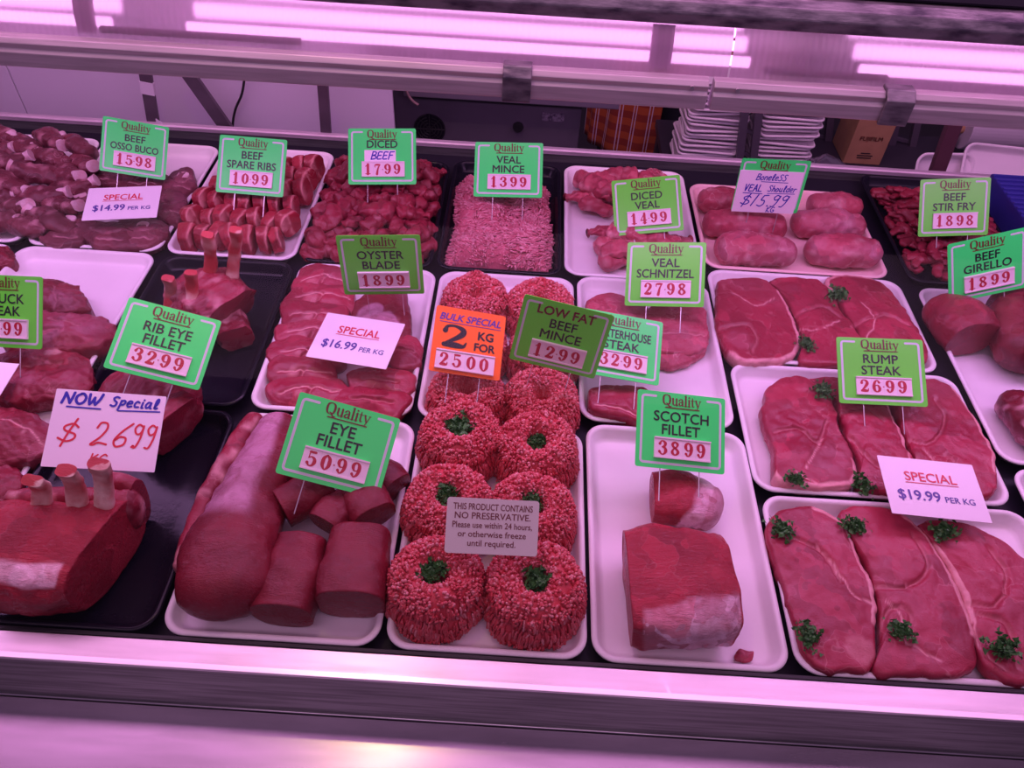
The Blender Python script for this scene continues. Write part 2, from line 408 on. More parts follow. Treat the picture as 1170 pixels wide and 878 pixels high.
def loft_arrays(sp, rad, N=40, M=44, power=2.4, up=(0, 0, 1), ends=('round', 'round'), amp=.003, freq=22, seed=0, floor=None, twist=0., tonef=None, streak=0., flatten=.0, slant=(0, 0)):
    """a muscle or block swept along a spine; rad = (half width, half height) at each spine point"""
    sp = np.array(sp, float); rad = np.array(rad, float)
    if rad.ndim == 1: rad = np.c_[rad, rad]
    if len(rad) == 1: rad = np.repeat(rad, len(sp), 0)
    S = catmull(sp, M); R = np.abs(catmull(rad, M))
    T = np.gradient(S, axis=0); T /= np.linalg.norm(T, axis=1)[:, None]
    up = np.array(up, float)
    rings = []; cutf = []; along = []
    def ring(c, t, r, sl):
        a = np.cross(t, up); a /= np.linalg.norm(a); b = np.cross(a, t)
        th = np.linspace(0, 2 * PI, N, endpoint=False) + twist
        ct, st = np.cos(th), np.sin(th)
        x = np.sign(ct) * np.abs(ct) ** (2 / power); y = np.sign(st) * np.abs(st) ** (2 / power)
        pt = c + np.outer(x * r[0], a) + np.outer(y * r[1], b)
        if sl: pt = pt + np.outer((x * slant[0] + y * slant[1]) * sl, t)
        return pt
    def add(c, t, r, cf, al, sl=0): rings.append(ring(c, t, r, sl)); cutf.append(np.full(N, cf)); along.append(np.full(N, al))
    m0 = min(R[0]); m1 = min(R[-1])
    if ends[0] == 'round':
        for k in range(7, 0, -1):
            u = k / 7.0; add(S[0] - T[0] * m0 * .9 * math.sin(u * PI / 2), T[0], R[0] * max(.02, math.cos(u * PI / 2)), 0, 0)
    else:
        for u in (.02, .3, .6, .85, .96): add(S[0] - T[0] * m0 * .05 * (1 - u), T[0], R[0] * u, 1, 0, -u if slant != (0, 0) else 0)
    for i in range(M):
        e = 0 if (ends[0] == 'round' and i < 3) else 0
        w0 = max(0, 1 - i / (M * .35)) if ends[0] != 'round' else 0; w1 = max(0, 1 - (M - 1 - i) / (M * .35)) if ends[1] != 'round' else 0
        add(S[i], T[i], R[i], 0, i / (M - 1), (w1 - w0))
    if ends[1] == 'round':
        for k in range(1, 8):
            u = k / 7.0; add(S[-1] + T[-1] * m1 * .9 * math.sin(u * PI / 2), T[-1], R[-1] * max(.02, math.cos(u * PI / 2)), 0, 1)
    else:
        for u in (.96, .85, .6, .3, .02): add(S[-1] + T[-1] * m1 * .05 * (1 - u), T[-1], R[-1] * u, 1, 1, u if slant != (0, 0) else 0)
    V = np.concatenate(rings); cut = np.concatenate(cutf); al = np.concatenate(along); nR = len(rings)
    cen = np.repeat(np.array([r.mean(0) for r in rings]), N, 0)
    d = V - cen; dl = np.linalg.norm(d, axis=1)[:, None] + 1e-9; dn = d / dl
    nz = fbm(V + seed * 3.7, freq, seed, 3)
    w = np.where(cut > 0, np.minimum(1, dl[:, 0] / (dl.max() + 1e-9)), 1.0)
    V = V + dn * (amp * nz * w)[:, None] + dn * (amp * .35 * w * vnoise(V + seed, freq * 5, seed + 2))[:, None]
    V = V + (cut * amp * .5 * fbm(V, freq * 1.6, seed + 8, 2))[:, None] * np.array([.5, .5, .5])
    thf = np.tile(np.linspace(0, 2 * PI, N, endpoint=False), nR)
    tone = np.zeros(len(V))
    if tonef is not None: tone = np.clip(tonef(al, thf, V), 0, 1)
    fat = np.clip(streak * (vnoise(V * np.array([1, 1, 1]), 60, seed + 4) - .25) * 2.2, 0, .9) if streak else np.zeros(len(V))
    tone = tone * (1 - cut); fat = fat * (1 - .6 * cut)
    if floor is not None:
        lo = V[:, 2] < floor
        V[lo, 2] = floor + .0002
    F = [(i * N + k, i * N + (k + 1) % N, (i + 1) * N + (k + 1) % N, (i + 1) * N + k) for i in range(nR - 1) for k in range(N)]
    F += [tuple(range(N))[::-1], tuple((nR - 1) * N + k for k in range(N))]
    return V, F, {'fat': fat, 'tone': tone, 'cut': cut}

def loft(name, sp, rad, mat, parent=None, **kw):
    V, F, A = loft_arrays(sp, rad, **kw)
    return put(name, V, F, mat, parent, A)

def capsules(C, D, L, R, sides=6, bend=None):
    """many small strands as arrays: centre, direction, length, radius"""
    n = len(C); D = D / (np.linalg.norm(D, axis=1)[:, None] + 1e-9)
    ref = np.where(np.abs(D[:, 2:3]) < .8, np.array([[0, 0, 1.]]), np.array([[1., 0, 0]]))
    A = np.cross(D, ref); A /= np.linalg.norm(A, axis=1)[:, None]; B = np.cross(D, A)
    prof = [(-.5, .55, -.35), (-.5, 1., 0), (0, 1.06, 0), (.5, 1., 0), (.5, .55, .35)]
    V = []
    for u, rr, ext in prof:
        c = C + D * (u * L + ext * 2 * R)[:, None] if False else C + D * (u * L)[:, None] + D * (ext * 2 * R)[:, None]
        if bend is not None: c = c + A * (bend * (1 - (2 * u) ** 2))[:, None]
        for k in range(sides):
            th = 2 * PI * k / sides
            V.append(c + (A * math.cos(th) + B * math.sin(th)) * (rr * R)[:, None])
    V = np.stack(V, 1)  # n, 5*sides, 3
    F1 = []
    for i in range(4):
        for k in range(sides): F1.append((i * sides + k, i * sides + (k + 1) % sides, (i + 1) * sides + (k + 1) % sides, (i + 1) * sides + k))
    m = 5 * sides
    caps = [tuple(range(sides))[::-1], tuple(4 * sides + k for k in range(sides))]
    F = []
    for i in range(n):
        o = i * m
        F += [(a + o, b + o, c + o, d + o) for a, b, c, d in F1]
        F += [tuple(x + o for x in cp) for cp in caps]
    return V.reshape(-1, 3), F

# ------------------------------------------------------------------ lettering
def text_geo(s, size, bold=0., shear=0., sx=1., align='CENTER', spacing=1.):
    cu = bpy.data.curves.new('t', 'FONT'); cu.body = s; cu.size = size; cu.offset = bold * size; cu.shear = shear
    cu.align_x = align; cu.resolution_u = 3; cu.space_character = spacing
    o = bpy.data.objects.new('t', cu); COL.objects.link(o)
    dg = bpy.context.evaluated_depsgraph_get(); dg.update()
    me = bpy.data.meshes.new_from_object(o.evaluated_get(dg))
    V = np.array([v.co[:] for v in me.vertices]) if len(me.vertices) else np.zeros((0, 3)); F = [tuple(p.vertices) for p in me.polygons]
    bpy.data.objects.remove(o); bpy.data.curves.remove(cu); bpy.data.meshes.remove(me)
    V[:, 0] *= sx
    return V, F

def ribbon(G, pts, w=None, smooth=True, seg=7):
    """a flat pen stroke in the xy plane; pts rows (x, y, width)"""
    P = np.array([(p[0], p[1], p[2] if len(p) > 2 else w) for p in pts], float)
    if smooth and len(P) > 2: P = catmull(P, (len(P) - 1) * seg + 1)
    T = np.gradient(P[:, :2], axis=0); T /= np.linalg.norm(T, axis=1)[:, None] + 1e-9
    Nn = np.c_[-T[:, 1], T[:, 0]]
    V = []
    for p, n in zip(P, Nn):
        V += [(p[0] + n[0] * p[2] / 2, p[1] + n[1] * p[2] / 2, 0), (p[0] - n[0] * p[2] / 2, p[1] - n[1] * p[2] / 2, 0)]
    F = [(2 * i, 2 * i + 1, 2 * i + 3, 2 * i + 2) for i in range(len(P) - 1)]
    z = (len(G.V) % 40) * 6e-6
    G.add(np.array(V) + [0, 0, z], F)
    for p, t in ((P[0], -T[0]), (P[-1], T[-1])):   # rounded ends
        a0 = math.atan2(t[1], t[0]); r = p[2] / 2
        G.add([(p[0] + r * math.cos(a0 + a), p[1] + r * math.sin(a0 + a), z) for a in np.linspace(-PI / 2, PI / 2, 6)], [tuple(range(6))])

DIG = {
 '1': [[(.32, 0, .2), (.32, .97, .2)], [(.32, .95, .1), (.1, .78, .07)], [(.1, .03, .07), (.55, .03, .07)]],
 '2': [[(.1, .72, .18), (.15, .92, .1), (.32, .97, .09), (.5, .83, .17), (.5, .64, .2), (.35, .4, .15), (.1, .1, .08)], [(.1, .08, .15), (.36, .09, .2), (.54, .08, .12), (.6, .26, .05)]],
 '3': [[(.1, .76, .17), (.2, .95, .08), (.34, .97, .09), (.5, .83, .18), (.46, .63, .15), (.28, .54, .07)], [(.28, .54, .07), (.48, .46, .15), (.54, .25, .2), (.4, .04, .1), (.22, .03, .08), (.08, .2, .17)]],
 '4': [[(.42, 0, .19), (.42, .97, .19)], [(.40, .95, .07), (.06, .32, .07)], [(.06, .30, .09), (.60, .30, .09)], [(.26, .03, .07), (.58, .03, .07)]],
 '5': [[(.14, .93, .13), (.5, .93, .13)], [(.14, .95, .06), (.12, .52, .06)], [(.12, .54, .06), (.3, .62, .08), (.5, .5, .16), (.54, .28, .2), (.42, .06, .12), (.22, .03, .08), (.08, .2, .17)]],
 '6': [[(.5, .8, .16), (.36, .97, .08), (.18, .82, .15), (.1, .5, .2), (.14, .18, .18), (.32, .03, .09), (.5, .15, .17), (.52, .36, .18), (.4, .56, .09), (.22, .53, .06), (.14, .4, .05)]],
 '7': [[(.08, .68, .05), (.1, .9, .1), (.3, .93, .15), (.55, .93, .12)], [(.55, .93, .08), (.38, .55, .13), (.28, .0, .2)]],
 '8': [[(.32, .97, .08), (.14, .85, .16), (.15, .66, .14), (.44, .42, .14), (.53, .22, .18), (.32, .03, .08), (.11, .2, .18), (.18, .44, .1), (.42, .62, .1), (.49, .82, .16), (.32, .97, .08)]],
 '0': [[(.32, .98, .08), (.13, .76, .18), (.1, .5, .21), (.13, .24, .18), (.32, .02, .08), (.51, .24, .18), (.54, .5, .21), (.51, .76, .18), (.32, .98, .08)]],
}
DIG['9'] = [[(.62 - x, 1 - y, w) for x, y, w in s] for s in DIG['6']]

def stroke_text(font, s, x0, y0, h, G, adv=.72, slant=0., sp=None, ws=1.):
    x = x0
    for ch in s:
        if ch == ' ': x += h * .35; continue
        w_ = h * (sp.get(ch, adv) if sp else adv)
        for st in font[ch]:
            ribbon(G, [(x + (p[0] + slant * p[1]) * h, y0 + p[1] * h, (p[2] if len(p) > 2 else .1) * h * ws) for p in st])
        x += w_
    return x

QU = {
 'Q': [[(.42, 1.0, .06), (.14, .86, .15), (.08, .5, .19), (.16, .14, .15), (.42, .0, .06), (.68, .14, .15), (.76, .5, .19), (.68, .86, .15), (.42, 1., .06)], [(.36, .16, .06), (.5, .1, .12), (.7, -.14, .13), (.92, -.14, .05)]],
 'u': [[(.14, .66, .16), (.14, .2, .16), (.26, .02, .08), (.42, .12, .06), (.48, .24, .06)], [(.5, .66, .16), (.5, .0, .16)], [(.02, .66, .05), (.16, .66, .05)], [(.4, .66, .05), (.5, .66, .05)], [(.5, .03, .05), (.64, .03, .05)]],
 'a': [[(.1, .52, .14), (.24, .66, .07), (.4, .6, .12), (.44, .4, .15), (.44, .06, .15), (.56, .03, .06)], [(.42, .4, .05), (.18, .32, .1), (.09, .16, .15), (.2, .02, .1), (.4, .14, .05)]],
 'l': [[(.17, 1.02, .16), (.17, .0, .16)], [(.04, 1.0, .05), (.17, 1.0, .05)], [(.03, .03, .05), (.31, .03, .05)]],
 'i': [[(.17, .66, .16), (.17, .0, .16)], [(.04, .64, .05), (.17, .64, .05)], [(.03, .03, .05), (.31, .03, .05)], [(.16, .9, .16), (.18, .9, .16)]],
 't': [[(.17, .88, .08), (.17, .2, .15), (.26, .03, .08), (.38, .1, .05)], [(.02, .64, .06), (.36, .64, .06)]],
 'y': [[(.12, .66, .15), (.34, .05, .12)], [(.56, .66, .06), (.34, .02, .08), (.2, -.26, .08), (.08, -.24, .12)], [(.02, .66, .05), (.24, .66, .05)], [(.44, .66, .05), (.64, .66, .05)]],
}
QSP = {'Q': .92, 'u': .66, 'a': .6, 'l': .34, 'i': .34, 't': .4, 'y': .62}
HW = {  # handwriting, centre lines
 'N': [[(.05, 0), (.1, .5), (.12, 1)], [(.12, 1), (.35, .5), (.52, .02)], [(.52, .02), (.58, .5), (.62, 1.05)]],
 'O': [[(.3, 1), (.08, .75), (.08, .3), (.3, .0), (.55, .2), (.6, .65), (.42, .98), (.28, 1)]],
 'W': [[(.05, 1), (.1, .4), (.18, .02)], [(.18, .02), (.32, .35), (.38, .7)], [(.38, .7), (.42, .3), (.52, .02)], [(.52, .02), (.7, .5), (.8, 1.05)]],
 's': [[(.5, .92), (.3, 1.), (.12, .85), (.2, .62), (.42, .42), (.4, .1), (.2, .0), (.02, .1)]],
 'p': [[(.12, .65), (.1, .2), (.04, -.35)], [(.1, .5), (.3, .68), (.45, .5), (.36, .25), (.12, .18)]],
 'e': [[(.08, .35), (.38, .42), (.34, .62), (.16, .62), (.06, .35), (.16, .04), (.42, .1)]],
 'c': [[(.4, .55), (.22, .65), (.08, .4), (.14, .08), (.4, .08)]],
 'i': [[(.12, .6), (.12, .05), (.22, .02)], [(.16, .85), (.17, .87)]],
 'a': [[(.42, .6), (.2, .64), (.06, .35), (.14, .04), (.34, .2), (.42, .6)], [(.42, .6), (.42, .1), (.52, .02)]],
 'l': [[(.1, .1), (.3, .7), (.26, 1.05), (.14, .9), (.12, .3), (.2, .02), (.34, .1)]],
 '$': [[(.62, .72), (.42, .86), (.16, .74), (.2, .56), (.56, .42), (.58, .22), (.34, .1), (.04, .22)], [(.5, 1.08), (.34, .5), (.22, -.12)]],
 '2': [[(.1, .75), (.2, .98), (.42, .95), (.46, .7), (.3, .35), (.04, .05), (.14, .02), (.3, .12), (.6, .06)]],
 '6': [[(.62, 1.02), (.3, .65), (.1, .25), (.22, .0), (.48, .1), (.5, .36), (.3, .42), (.14, .28)]],
 '.': [[(.06, .02), (.10, .06), (.07, .07), (.06, .02)]],
 '9': [[(.46, .92), (.26, 1.), (.1, .8), (.22, .58), (.42, .66), (.5, .95)], [(.5, .95), (.42, .4), (.26, .02), (.08, .02)]],
 'K': [[(.12, 1), (.06, 0)], [(.52, .95), (.1, .45), (.5, .02)]],
 'G': [[(.55, .88), (.36, 1.), (.1, .7), (.1, .22), (.34, .0), (.56, .15), (.56, .42), (.34, .42)]],
 'B': [[(.1, 1), (.06, 0)], [(.1, 1), (.48, .92), (.42, .6), (.12, .52), (.52, .42), (.5, .1), (.06, .0)]],
 'o': [[(.24, .6), (.06, .35), (.14, .02), (.36, .08), (.42, .42), (.24, .6)]],
 'n': [[(.08, .6), (.06, .02)], [(.07, .4), (.26, .62), (.4, .45), (.42, .02)]],
 'V': [[(.06, 1), (.2, .05)], [(.2, .05), (.45, 1.02)]],
 'E': [[(.5, .95), (.12, .95), (.08, .5), (.08, .05), (.5, .05)], [(.08, .5), (.42, .52)]],
 'A': [[(.02, .0), (.28, 1.)], [(.28, 1.), (.5, .0)], [(.12, .38), (.44, .38)]],
 'L': [[(.1, 1), (.06, .04)], [(.06, .04), (.5, .04)]],
 'S': [[(.52, .85), (.32, 1.), (.12, .8), (.3, .55), (.48, .3), (.34, .02), (.04, .12)]],
 'h': [[(.12, 1.), (.06, .0)], [(.08, .4), (.28, .58), (.4, .4), (.42, .0)]],
 'u': [[(.08, .6), (.1, .15), (.28, .02), (.42, .25)], [(.44, .6), (.44, .1), (.52, .02)]],
 'd': [[(.4, .5), (.2, .6), (.06, .32), (.16, .02), (.38, .15)], [(.46, 1.), (.42, .02)]],
 'r': [[(.1, .6), (.08, .0)], [(.09, .4), (.26, .6), (.42, .55)]],
 '1': [[(.32, 1.), (.1, .0)]],
 '5': [[(.3, .95), (.22, .55), (.46, .5), (.5, .2), (.3, .0), (.06, .08)], [(.3, .95), (.62, .98)]],
 'F': [[(.1, 1), (.06, 0)], [(.1, .97), (.55, 1.)], [(.08, .52), (.42, .54)]],
}
def hw_text(s, x0, y0, h, pen, G, slant=.12, k=1.):
    x = x0
    for ch in s:
        if ch == ' ': x += h * .4; continue
        for st in HW[ch]:
            ribbon(G, [(x + (p[0] + slant * p[1]) * h * k, y0 + p[1] * h, pen) for p in st])
        x += (max(p[0] for st in HW[ch] for p in st) + .14) * h * k
    return x

def geo_to_card(G, lift):
    """text drawn in xy -> the card's local frame: x across, z up, facing -y"""
    V = np.concatenate(G.V); out = np.c_[V[:, 0], -lift - V[:, 2], V[:, 1]]
    return out, [f for f in G.F]

def ink(G, name, mat, root, lift=.0011):
    V, F = geo_to_card(G, lift)
    return mesh_obj(name, new_mesh(name, V, F, mat, None, False), root)

def card_mesh(w, h, t=.0012, r=.004):
    P = []
    for cx_, cy_, a0 in ((w / 2 - r, r, -90), (w / 2 - r, h - r, 0), (-w / 2 + r, h - r, 90), (-w / 2 + r, r, 180)):
        for k in range(4):
            a = math.radians(a0 + 30 * k); P.append((cx_ + r * math.cos(a), cy_ + r * math.sin(a)))
    n = len(P)
    V = [(x, -t / 2, z) for x, z in P] + [(x, t / 2, z) for x, z in P]
    F = [tuple(range(n)), tuple(range(n, 2 * n))[::-1]] + [(k, k + n, (k + 1) % n + n, (k + 1) % n) for k in range(n)]
    return V, F

def add_text(G, s, cx_, y, size, bold=.012, maxw=None, shear=0., align='CENTER'):
    V, F = text_geo(s, size, 0., shear)
    ww = V[:, 0].max() - V[:, 0].min()
    k = min(1., maxw / ww) if maxw else 1.
    x = V[:, 0] * k; x = x - (x.max() + x.min()) / 2 + cx_ if align == 'CENTER' else x - x.min() + cx_
    b = bold * size * 1.1
    for i, (dx, dy) in enumerate(((0, 0), (b, 0), (-b, 0), (0, b), (0, -b), (b * .7, b * .7), (-b * .7, -b * .7))[:7 if bold else 1]):
        G.add(np.c_[x + dx, V[:, 1] + y + dy, V[:, 2] * 0 + i * 5e-6], F)

POSE = {   # foot of the sign, its rotation, width and height
 'osso': ((-0.8749, 1.4831, 0.0400), (-0.747, 0.269, 0.244), 0.1336, 0.1195),
 'ribs': ((-0.5880, 1.4067, 0.0600), (-0.787, 0.006, -0.027), 0.1458, 0.1225),
 'dicedb': ((-0.3117, 1.4702, 0.0650), (-0.850, -0.026, 0.078), 0.1485, 0.1248),
 'vmince': ((-0.0345, 1.4279, 0.0800), (-0.942, -0.041, 0.012), 0.1473, 0.1237),
 'dveal': ((0.2735, 1.3861, 0.0400), (-0.905, -0.174, 0.007), 0.1461, 0.1227),
 'shoulder': ((0.5254, 1.4576, 0.0650), (-0.097, -0.029, -0.015), 0.1433, 0.1204),
 'stir': ((0.9278, 1.4180, 0.0600), (-0.666, -0.120, -0.013), 0.1436, 0.1206),
 'girello': ((0.9270, 1.2182, 0.0600), (-0.389, -0.291, 0.103), 0.1465, 0.1231),
 'oyster': ((-0.2465, 1.0958, 0.0700), (-0.097, -0.030, 0.080), 0.1473, 0.1238),
 'schn': ((0.2799, 1.1341, 0.0500), (-0.872, -0.178, -0.146), 0.1486, 0.1248),
 'lowfat': ((0.0635, 0.8980, 0.1000), (-0.233, 0.136, -0.110), 0.1448, 0.1216),
 'porter': ((0.1844, 0.9380, 0.0450), (-1.135, 0.148, -0.009), 0.1446, 0.1215),
 'ribeye': ((-0.5694, 0.8185, 0.1000), (-1.119, 0.280, -0.002), 0.1460, 0.1226),
 'eye': ((-0.2607, 0.6562, 0.0700), (-0.999, 0.268, -0.046), 0.1533, 0.1234),
 'scotch': ((0.2669, 0.7341, 0.0600), (-1.047, 0.131, 0.057), 0.1443, 0.1212),
 'rump': ((0.6460, 0.9245, 0.0350), (-1.100, -0.094, -0.065), 0.1470, 0.1235),
 'chuck': ((-0.8671, 0.9063, 0.0600), (-0.741, -0.078, -0.065), 0.1448, 0.1216),
 'bulk': ((-0.0797, 0.8834, 0.0850), (-1.055, 0.204, 0.073), 0.1194, 0.1144),
 's14': ((-0.8344, 1.3102, 0.0450), (-1.369, -0.013, 0.169), 0.1488, 0.0930),
 's16': ((-0.2913, 0.9349, 0.0450), (-1.406, -0.087, -0.216), 0.1516, 0.1029),
 's19': ((0.6662, 0.6892, 0.0400), (-1.478, 0.040, -0.018), 0.1548, 0.1050),
 'now': ((-0.5851, 0.6460, 0.0900), (-1.138, 0.175, 0.138), 0.1501, 0.1162),
 'prod': ((-0.0141, 0.5472, 0.0900), (-0.947, 0.061, 0.057), 0.1254, 0.0742),
}

def root_at(key, name):
    p, r, w, h = POSE[key]
    o = empty(name, p); o.rotation_mode = 'XYZ'; o.rotation_euler = r
    return o, w, h

def pins(root, w, L=.05):
    for sx in (-.22, .22):
        g = Geo().tube([(sx * w, .0016, .012), (sx * w, .0016, -L)], .0009, 6)
        g.local('pin', pin_clear, root)

def price_strip(root, w, h, price, x0=.20, x1=.83, y0=.13, y1=.40, dot=True):
    X0, X1, Z0, Z1 = (x0 - .5) * w, (x1 - .5) * w, y0 * h, y1 * h
    g = Geo().box(X0, X1, -.0040, -.0006, Z0, Z1)
    g.box(X0, X1, -.0056, -.004, Z0, Z0 + .07 * (Z1 - Z0)).box(X0, X1, -.0056, -.004, Z1 - .07 * (Z1 - Z0), Z1)
    st = g.local('price_strip', strip_white, root)
    G = Geo(); H = (Z1 - Z0) * .66; zb = Z0 + (Z1 - Z0) * .17
    cells = [.07, .29, .53, .75]
    for c, d in zip(cells, price):
        stroke_text(DIG, d, X0 + (X1 - X0) * c, zb, H, G, ws=1.22)
    if dot: ribbon(G, [((X0 + (X1 - X0) * .485), zb + H * .45, H * .09), ((X0 + (X1 - X0) * .492), zb + H * .45, H * .09)], smooth=False)
    V, F = geo_to_card(G, .0043)
    mesh_obj('price_digits', new_mesh('price_digits', V, F, digit_ink, None, False), st)
    G2 = Geo()
    for c in (.27, .5, .735): ribbon(G2, [(X0 + (X1 - X0) * c, Z0 + .1 * (Z1 - Z0), .0004), (X0 + (X1 - X0) * c, Z1 - .1 * (Z1 - Z0), .0004)], smooth=False)
    V, F = geo_to_card(G2, .0042)
    mesh_obj('tile_gap', new_mesh('tile_gap', V, F, border_ink, None, False), st)

def border(root, w, h):
    G = Geo(); t = .026 * w; a, b = .055 * w, .055 * w; L, R_, B, Tp = -w / 2 + a, w / 2 - a, b, h - b
    hk = .15 * w; r = .03 * w
    path = [(L + hk, Tp)]
    for cx_, cy_, a0 in ((L + r, Tp - r, 90), (L + r, B + r, 180), (R_ - r, B + r, 270), (R_ - r, Tp - r, 0)):
        for k in range(5):
            an = math.radians(a0 + 22.5 * k); path.append((cx_ + r * math.cos(an), cy_ + r * math.sin(an)))
    path.append((R_ - hk, Tp))
    ribbon(G, [(x, y, t) for x, y in path], smooth=False)
    ink(G, 'border', border_ink, root, .0009)

def heading(root, w, h, y=.835, size=.112, mat=None):
    G = Geo(); s = size * w
    tw = sum(QSP[c] for c in 'Quality') * s
    stroke_text(QU, 'Quality', -tw / 2, y * h, s, G, sp=QSP)
    ribbon(G, [(-tw * .42, y * h - s * .27, .012 * w), (tw * .46, y * h - s * .27, .012 * w)], smooth=False)
    ink(G, 'heading_lettering', mat or maroon_ink, root)

def price_sign(key, lines, price, label, dot=True, head='Quality', strip=True, pn=True):
    root, w, h = root_at(key, 'price_sign'); tag(root, label, 'price sign')
    V, F = card_mesh(w, h); mesh_obj('card', new_mesh('card', V, F, lime_card if key in LIME else green_card, None, False), root)
    border(root, w, h)
    if head == 'Quality': heading(root, w, h)
    else:
        G = Geo(); add_text(G, head, 0, .795 * h, .150 * w, .024); ink(G, 'heading_lettering', maroon_ink, root)
    if lines:
        G = Geo(); y = (.615 if len(lines) > 1 else .655) * h
        for ln in lines:
            add_text(G, ln, 0, y, .158 * w, .013, maxw=.72 * w); y -= .170 * h
        ink(G, 'name_lettering', black_ink, root)
    if strip: price_strip(root, w, h, price, dot=dot)
    if pn: pins(root, w)
    return root, w, h

def special_card(key, price, label):
    root, w, h = root_at(key, 'special_card'); tag(root, label, 'price card')
    V, F = card_mesh(w, h, .001, .0015); mesh_obj('card', new_mesh('card', V, F, label_white, None, False), root)
    G = Geo(); add_text(G, 'SPECIAL', 0, .60 * h, .15 * w, .012)
    ribbon(G, [(-.27 * w, .565 * h, .008 * w), (.27 * w, .565 * h, .008 * w)], smooth=False)
    ink(G, 'heading_lettering', red_ink, root)
    G = Geo(); add_text(G, price, -.17 * w, .27 * h, .16 * w, .016, maxw=.46 * w); add_text(G, 'PER KG', .24 * w, .27 * h, .095 * w, .010, maxw=.34 * w)
    ink(G, 'price_lettering', navy_ink, root)
    return root

# ================================================================== THE DISPLAY CASE
case = empty('display_case', (0, .40, -.13))
tag(case, 'stainless steel refrigerated display case with a pink lit canopy and glass front', 'display case')
XL, XR = -1.75, 1.65
Geo().box(XL, XR, .448, 1.786, -.05, -.030).put('deck_panel', deck_mat, case)
lg = Geo().prism([(.404, -.006), (.404, -.0), (.440, .001), (.441, -.05), (.425, -.05), (.425, -.006)], XL, XR).put('front_ledge', steel, case)
soften(lg, .0012)
Geo().prism([(.4045, -.0065), (.4245, -.0065), (.4245, -.150), (.4045, -.150)], XL, XR).put('front_fascia', steel_dark, case)
Geo().tube([(XL, .4035, -.1285), (XR, .4035, -.1285)], .0018, 8).put('fascia_bead', steel, case, True)
Geo().prism([(.04, -.150), (.40, -.1335), (.40, -.129), (.04, -.1455)], XL, XR).put('front_shelf', steel_shelf, case)
Geo().box(XL, XR, .42, 1.80, -.92, -.15).put('case_body', steel_dark, case)
# low black rail against which the trays lean
soften(Geo().box(XL, XR, .4415, .4475, -.04, -.0005).put('tray_stop', black_rubber, case), .001)
bl = Geo().prism([(1.772, -.008), (1.772, .002), (1.776, .005), (1.786, .006), (1.786, -.008)], XL, XR).put('back_ledge', alu, case); soften(bl, .001)
Geo().box(XL, XR, 1.774, 1.786, -.03, -.008).put('back_wall_panel', steel_dark, case)

# glass front, two panes meeting over the middle of the case
glass = clear('case_glass')
for x0, x1 in ((XL, .2305), (.2335, XR)):
    P = [(.412, .0015), (.50, .10), (.66, .275), (.83, .43), (.965, .535)]
    C = catmull(np.array(P), 18)
    V = []; 
    for y, z in C: V += [(x0, y, z), (x1, y, z)]
    F = [(2 * i, 2 * i + 1, 2 * i + 3, 2 * i + 2) for i in range(17)]
    put('glass_panel', V, F, glass, case)
# rail that carries the top edge of the glass, with two clips
for x0, x1 in ((XL, .228), (.2345, XR)):
    r = Geo().prism([(.962, .530), (.962, .549), (.966, .553), (.964, .560), (.970, .566), (.984, .566), (.984, .530)], x0, x1).put('glass_rail', alu, case)
    soften(r, .0012)
    for xs in ((x1 - .022) if x0 < 0 else (x0 + .030),):
        Geo().tube([(xs, .9655, .5585), (xs, .9615, .5585)], .0028, 10).put('rail_screw', steel, case)
for x in (-.018, .472):
    soften(Geo().prism([(.956, .527), (.956, .560), (.968, .5705), (.985, .5705), (.985, .566), (.9625, .5615), (.9625, .527)], x - .0185, x + .0185).put('glass_clip', steel_scuffed, case), .0015)

# light canopy above the rail
can = empty('light_canopy', (0, 1.0, .53), ); can.parent = case; can.location = Vector((0, 1.0, .53)) - case.location
def cput(g, name, mat, smooth=False):
    V = np.concatenate(g.V) - np.array([0, 1.0, .53])
    return mesh_obj(name, new_mesh(name, V, g.F, mat, None, smooth), can)
acrylic = clear('ribbed_acrylic', (1, .93, 1), diffuse=(.90, .66, .88), dmix=.55, rough=.2)
for nd in list(acrylic.node_tree.nodes):
    if nd.type == 'BSDF_TRANSPARENT':
        rf = acrylic.node_tree.nodes.new('ShaderNodeBsdfRefraction'); rf.inputs['IOR'].default_value = 1.4; rf.inputs['Roughness'].default_value = .33; rf.inputs[0].default_value = (1, .93, 1, 1)
        for lk in list(nd.outputs[0].links): acrylic.node_tree.links.new(rf.outputs[0], lk.to_socket)
n = acrylic.node_tree; 
wv = n.nodes.new('ShaderNodeTexWave'); wv.inputs['Scale'].default_value = 38; wv.bands_direction = 'X'
tcn = n.nodes.new('ShaderNodeTexCoord'); n.links.new(tcn.outputs['Object'], wv.inputs['Vector'])
bpn = n.nodes.new('ShaderNodeBump'); bpn.inputs['Strength'].default_value = .4; bpn.inputs['Distance'].default_value = .003; n.links.new(wv.outputs['Fac'], bpn.inputs['Height'])
for nd in n.nodes:
    if nd.type in ('BSDF_GLOSSY', 'BSDF_TRANSLUCENT', 'BSDF_DIFFUSE'): n.links.new(bpn.outputs[0], nd.inputs['Normal'])
prof = catmull(np.array([(.983, .5655), (.989, .585), (.996, .603), (1.008, .621)]), 10)
for x0, x1 in ((XL, .252), (.2545, XR)):
    V = []
    for y, z in prof: V += [(x0, y, z), (x1, y, z)]
    g = Geo().add(V, [(2 * i, 2 * i + 1, 2 * i + 3, 2 * i + 2) for i in range(9)]); cput(g, 'diffuser', acrylic, True)
g = Geo().prism([(1.004, .619), (1.002, .634), (1.008, .646), (1.022, .652), (1.40, .668), (1.40, .640), (1.02, .626)], XL, XR); soften(cput(g, 'hood', steel_scuffed), .002)
cput(Geo().prism([(1.030, .6545), (1.030, .6570), (1.40, .6725), (1.40, .668)], XL, XR), 'hood_top', deck_mat)
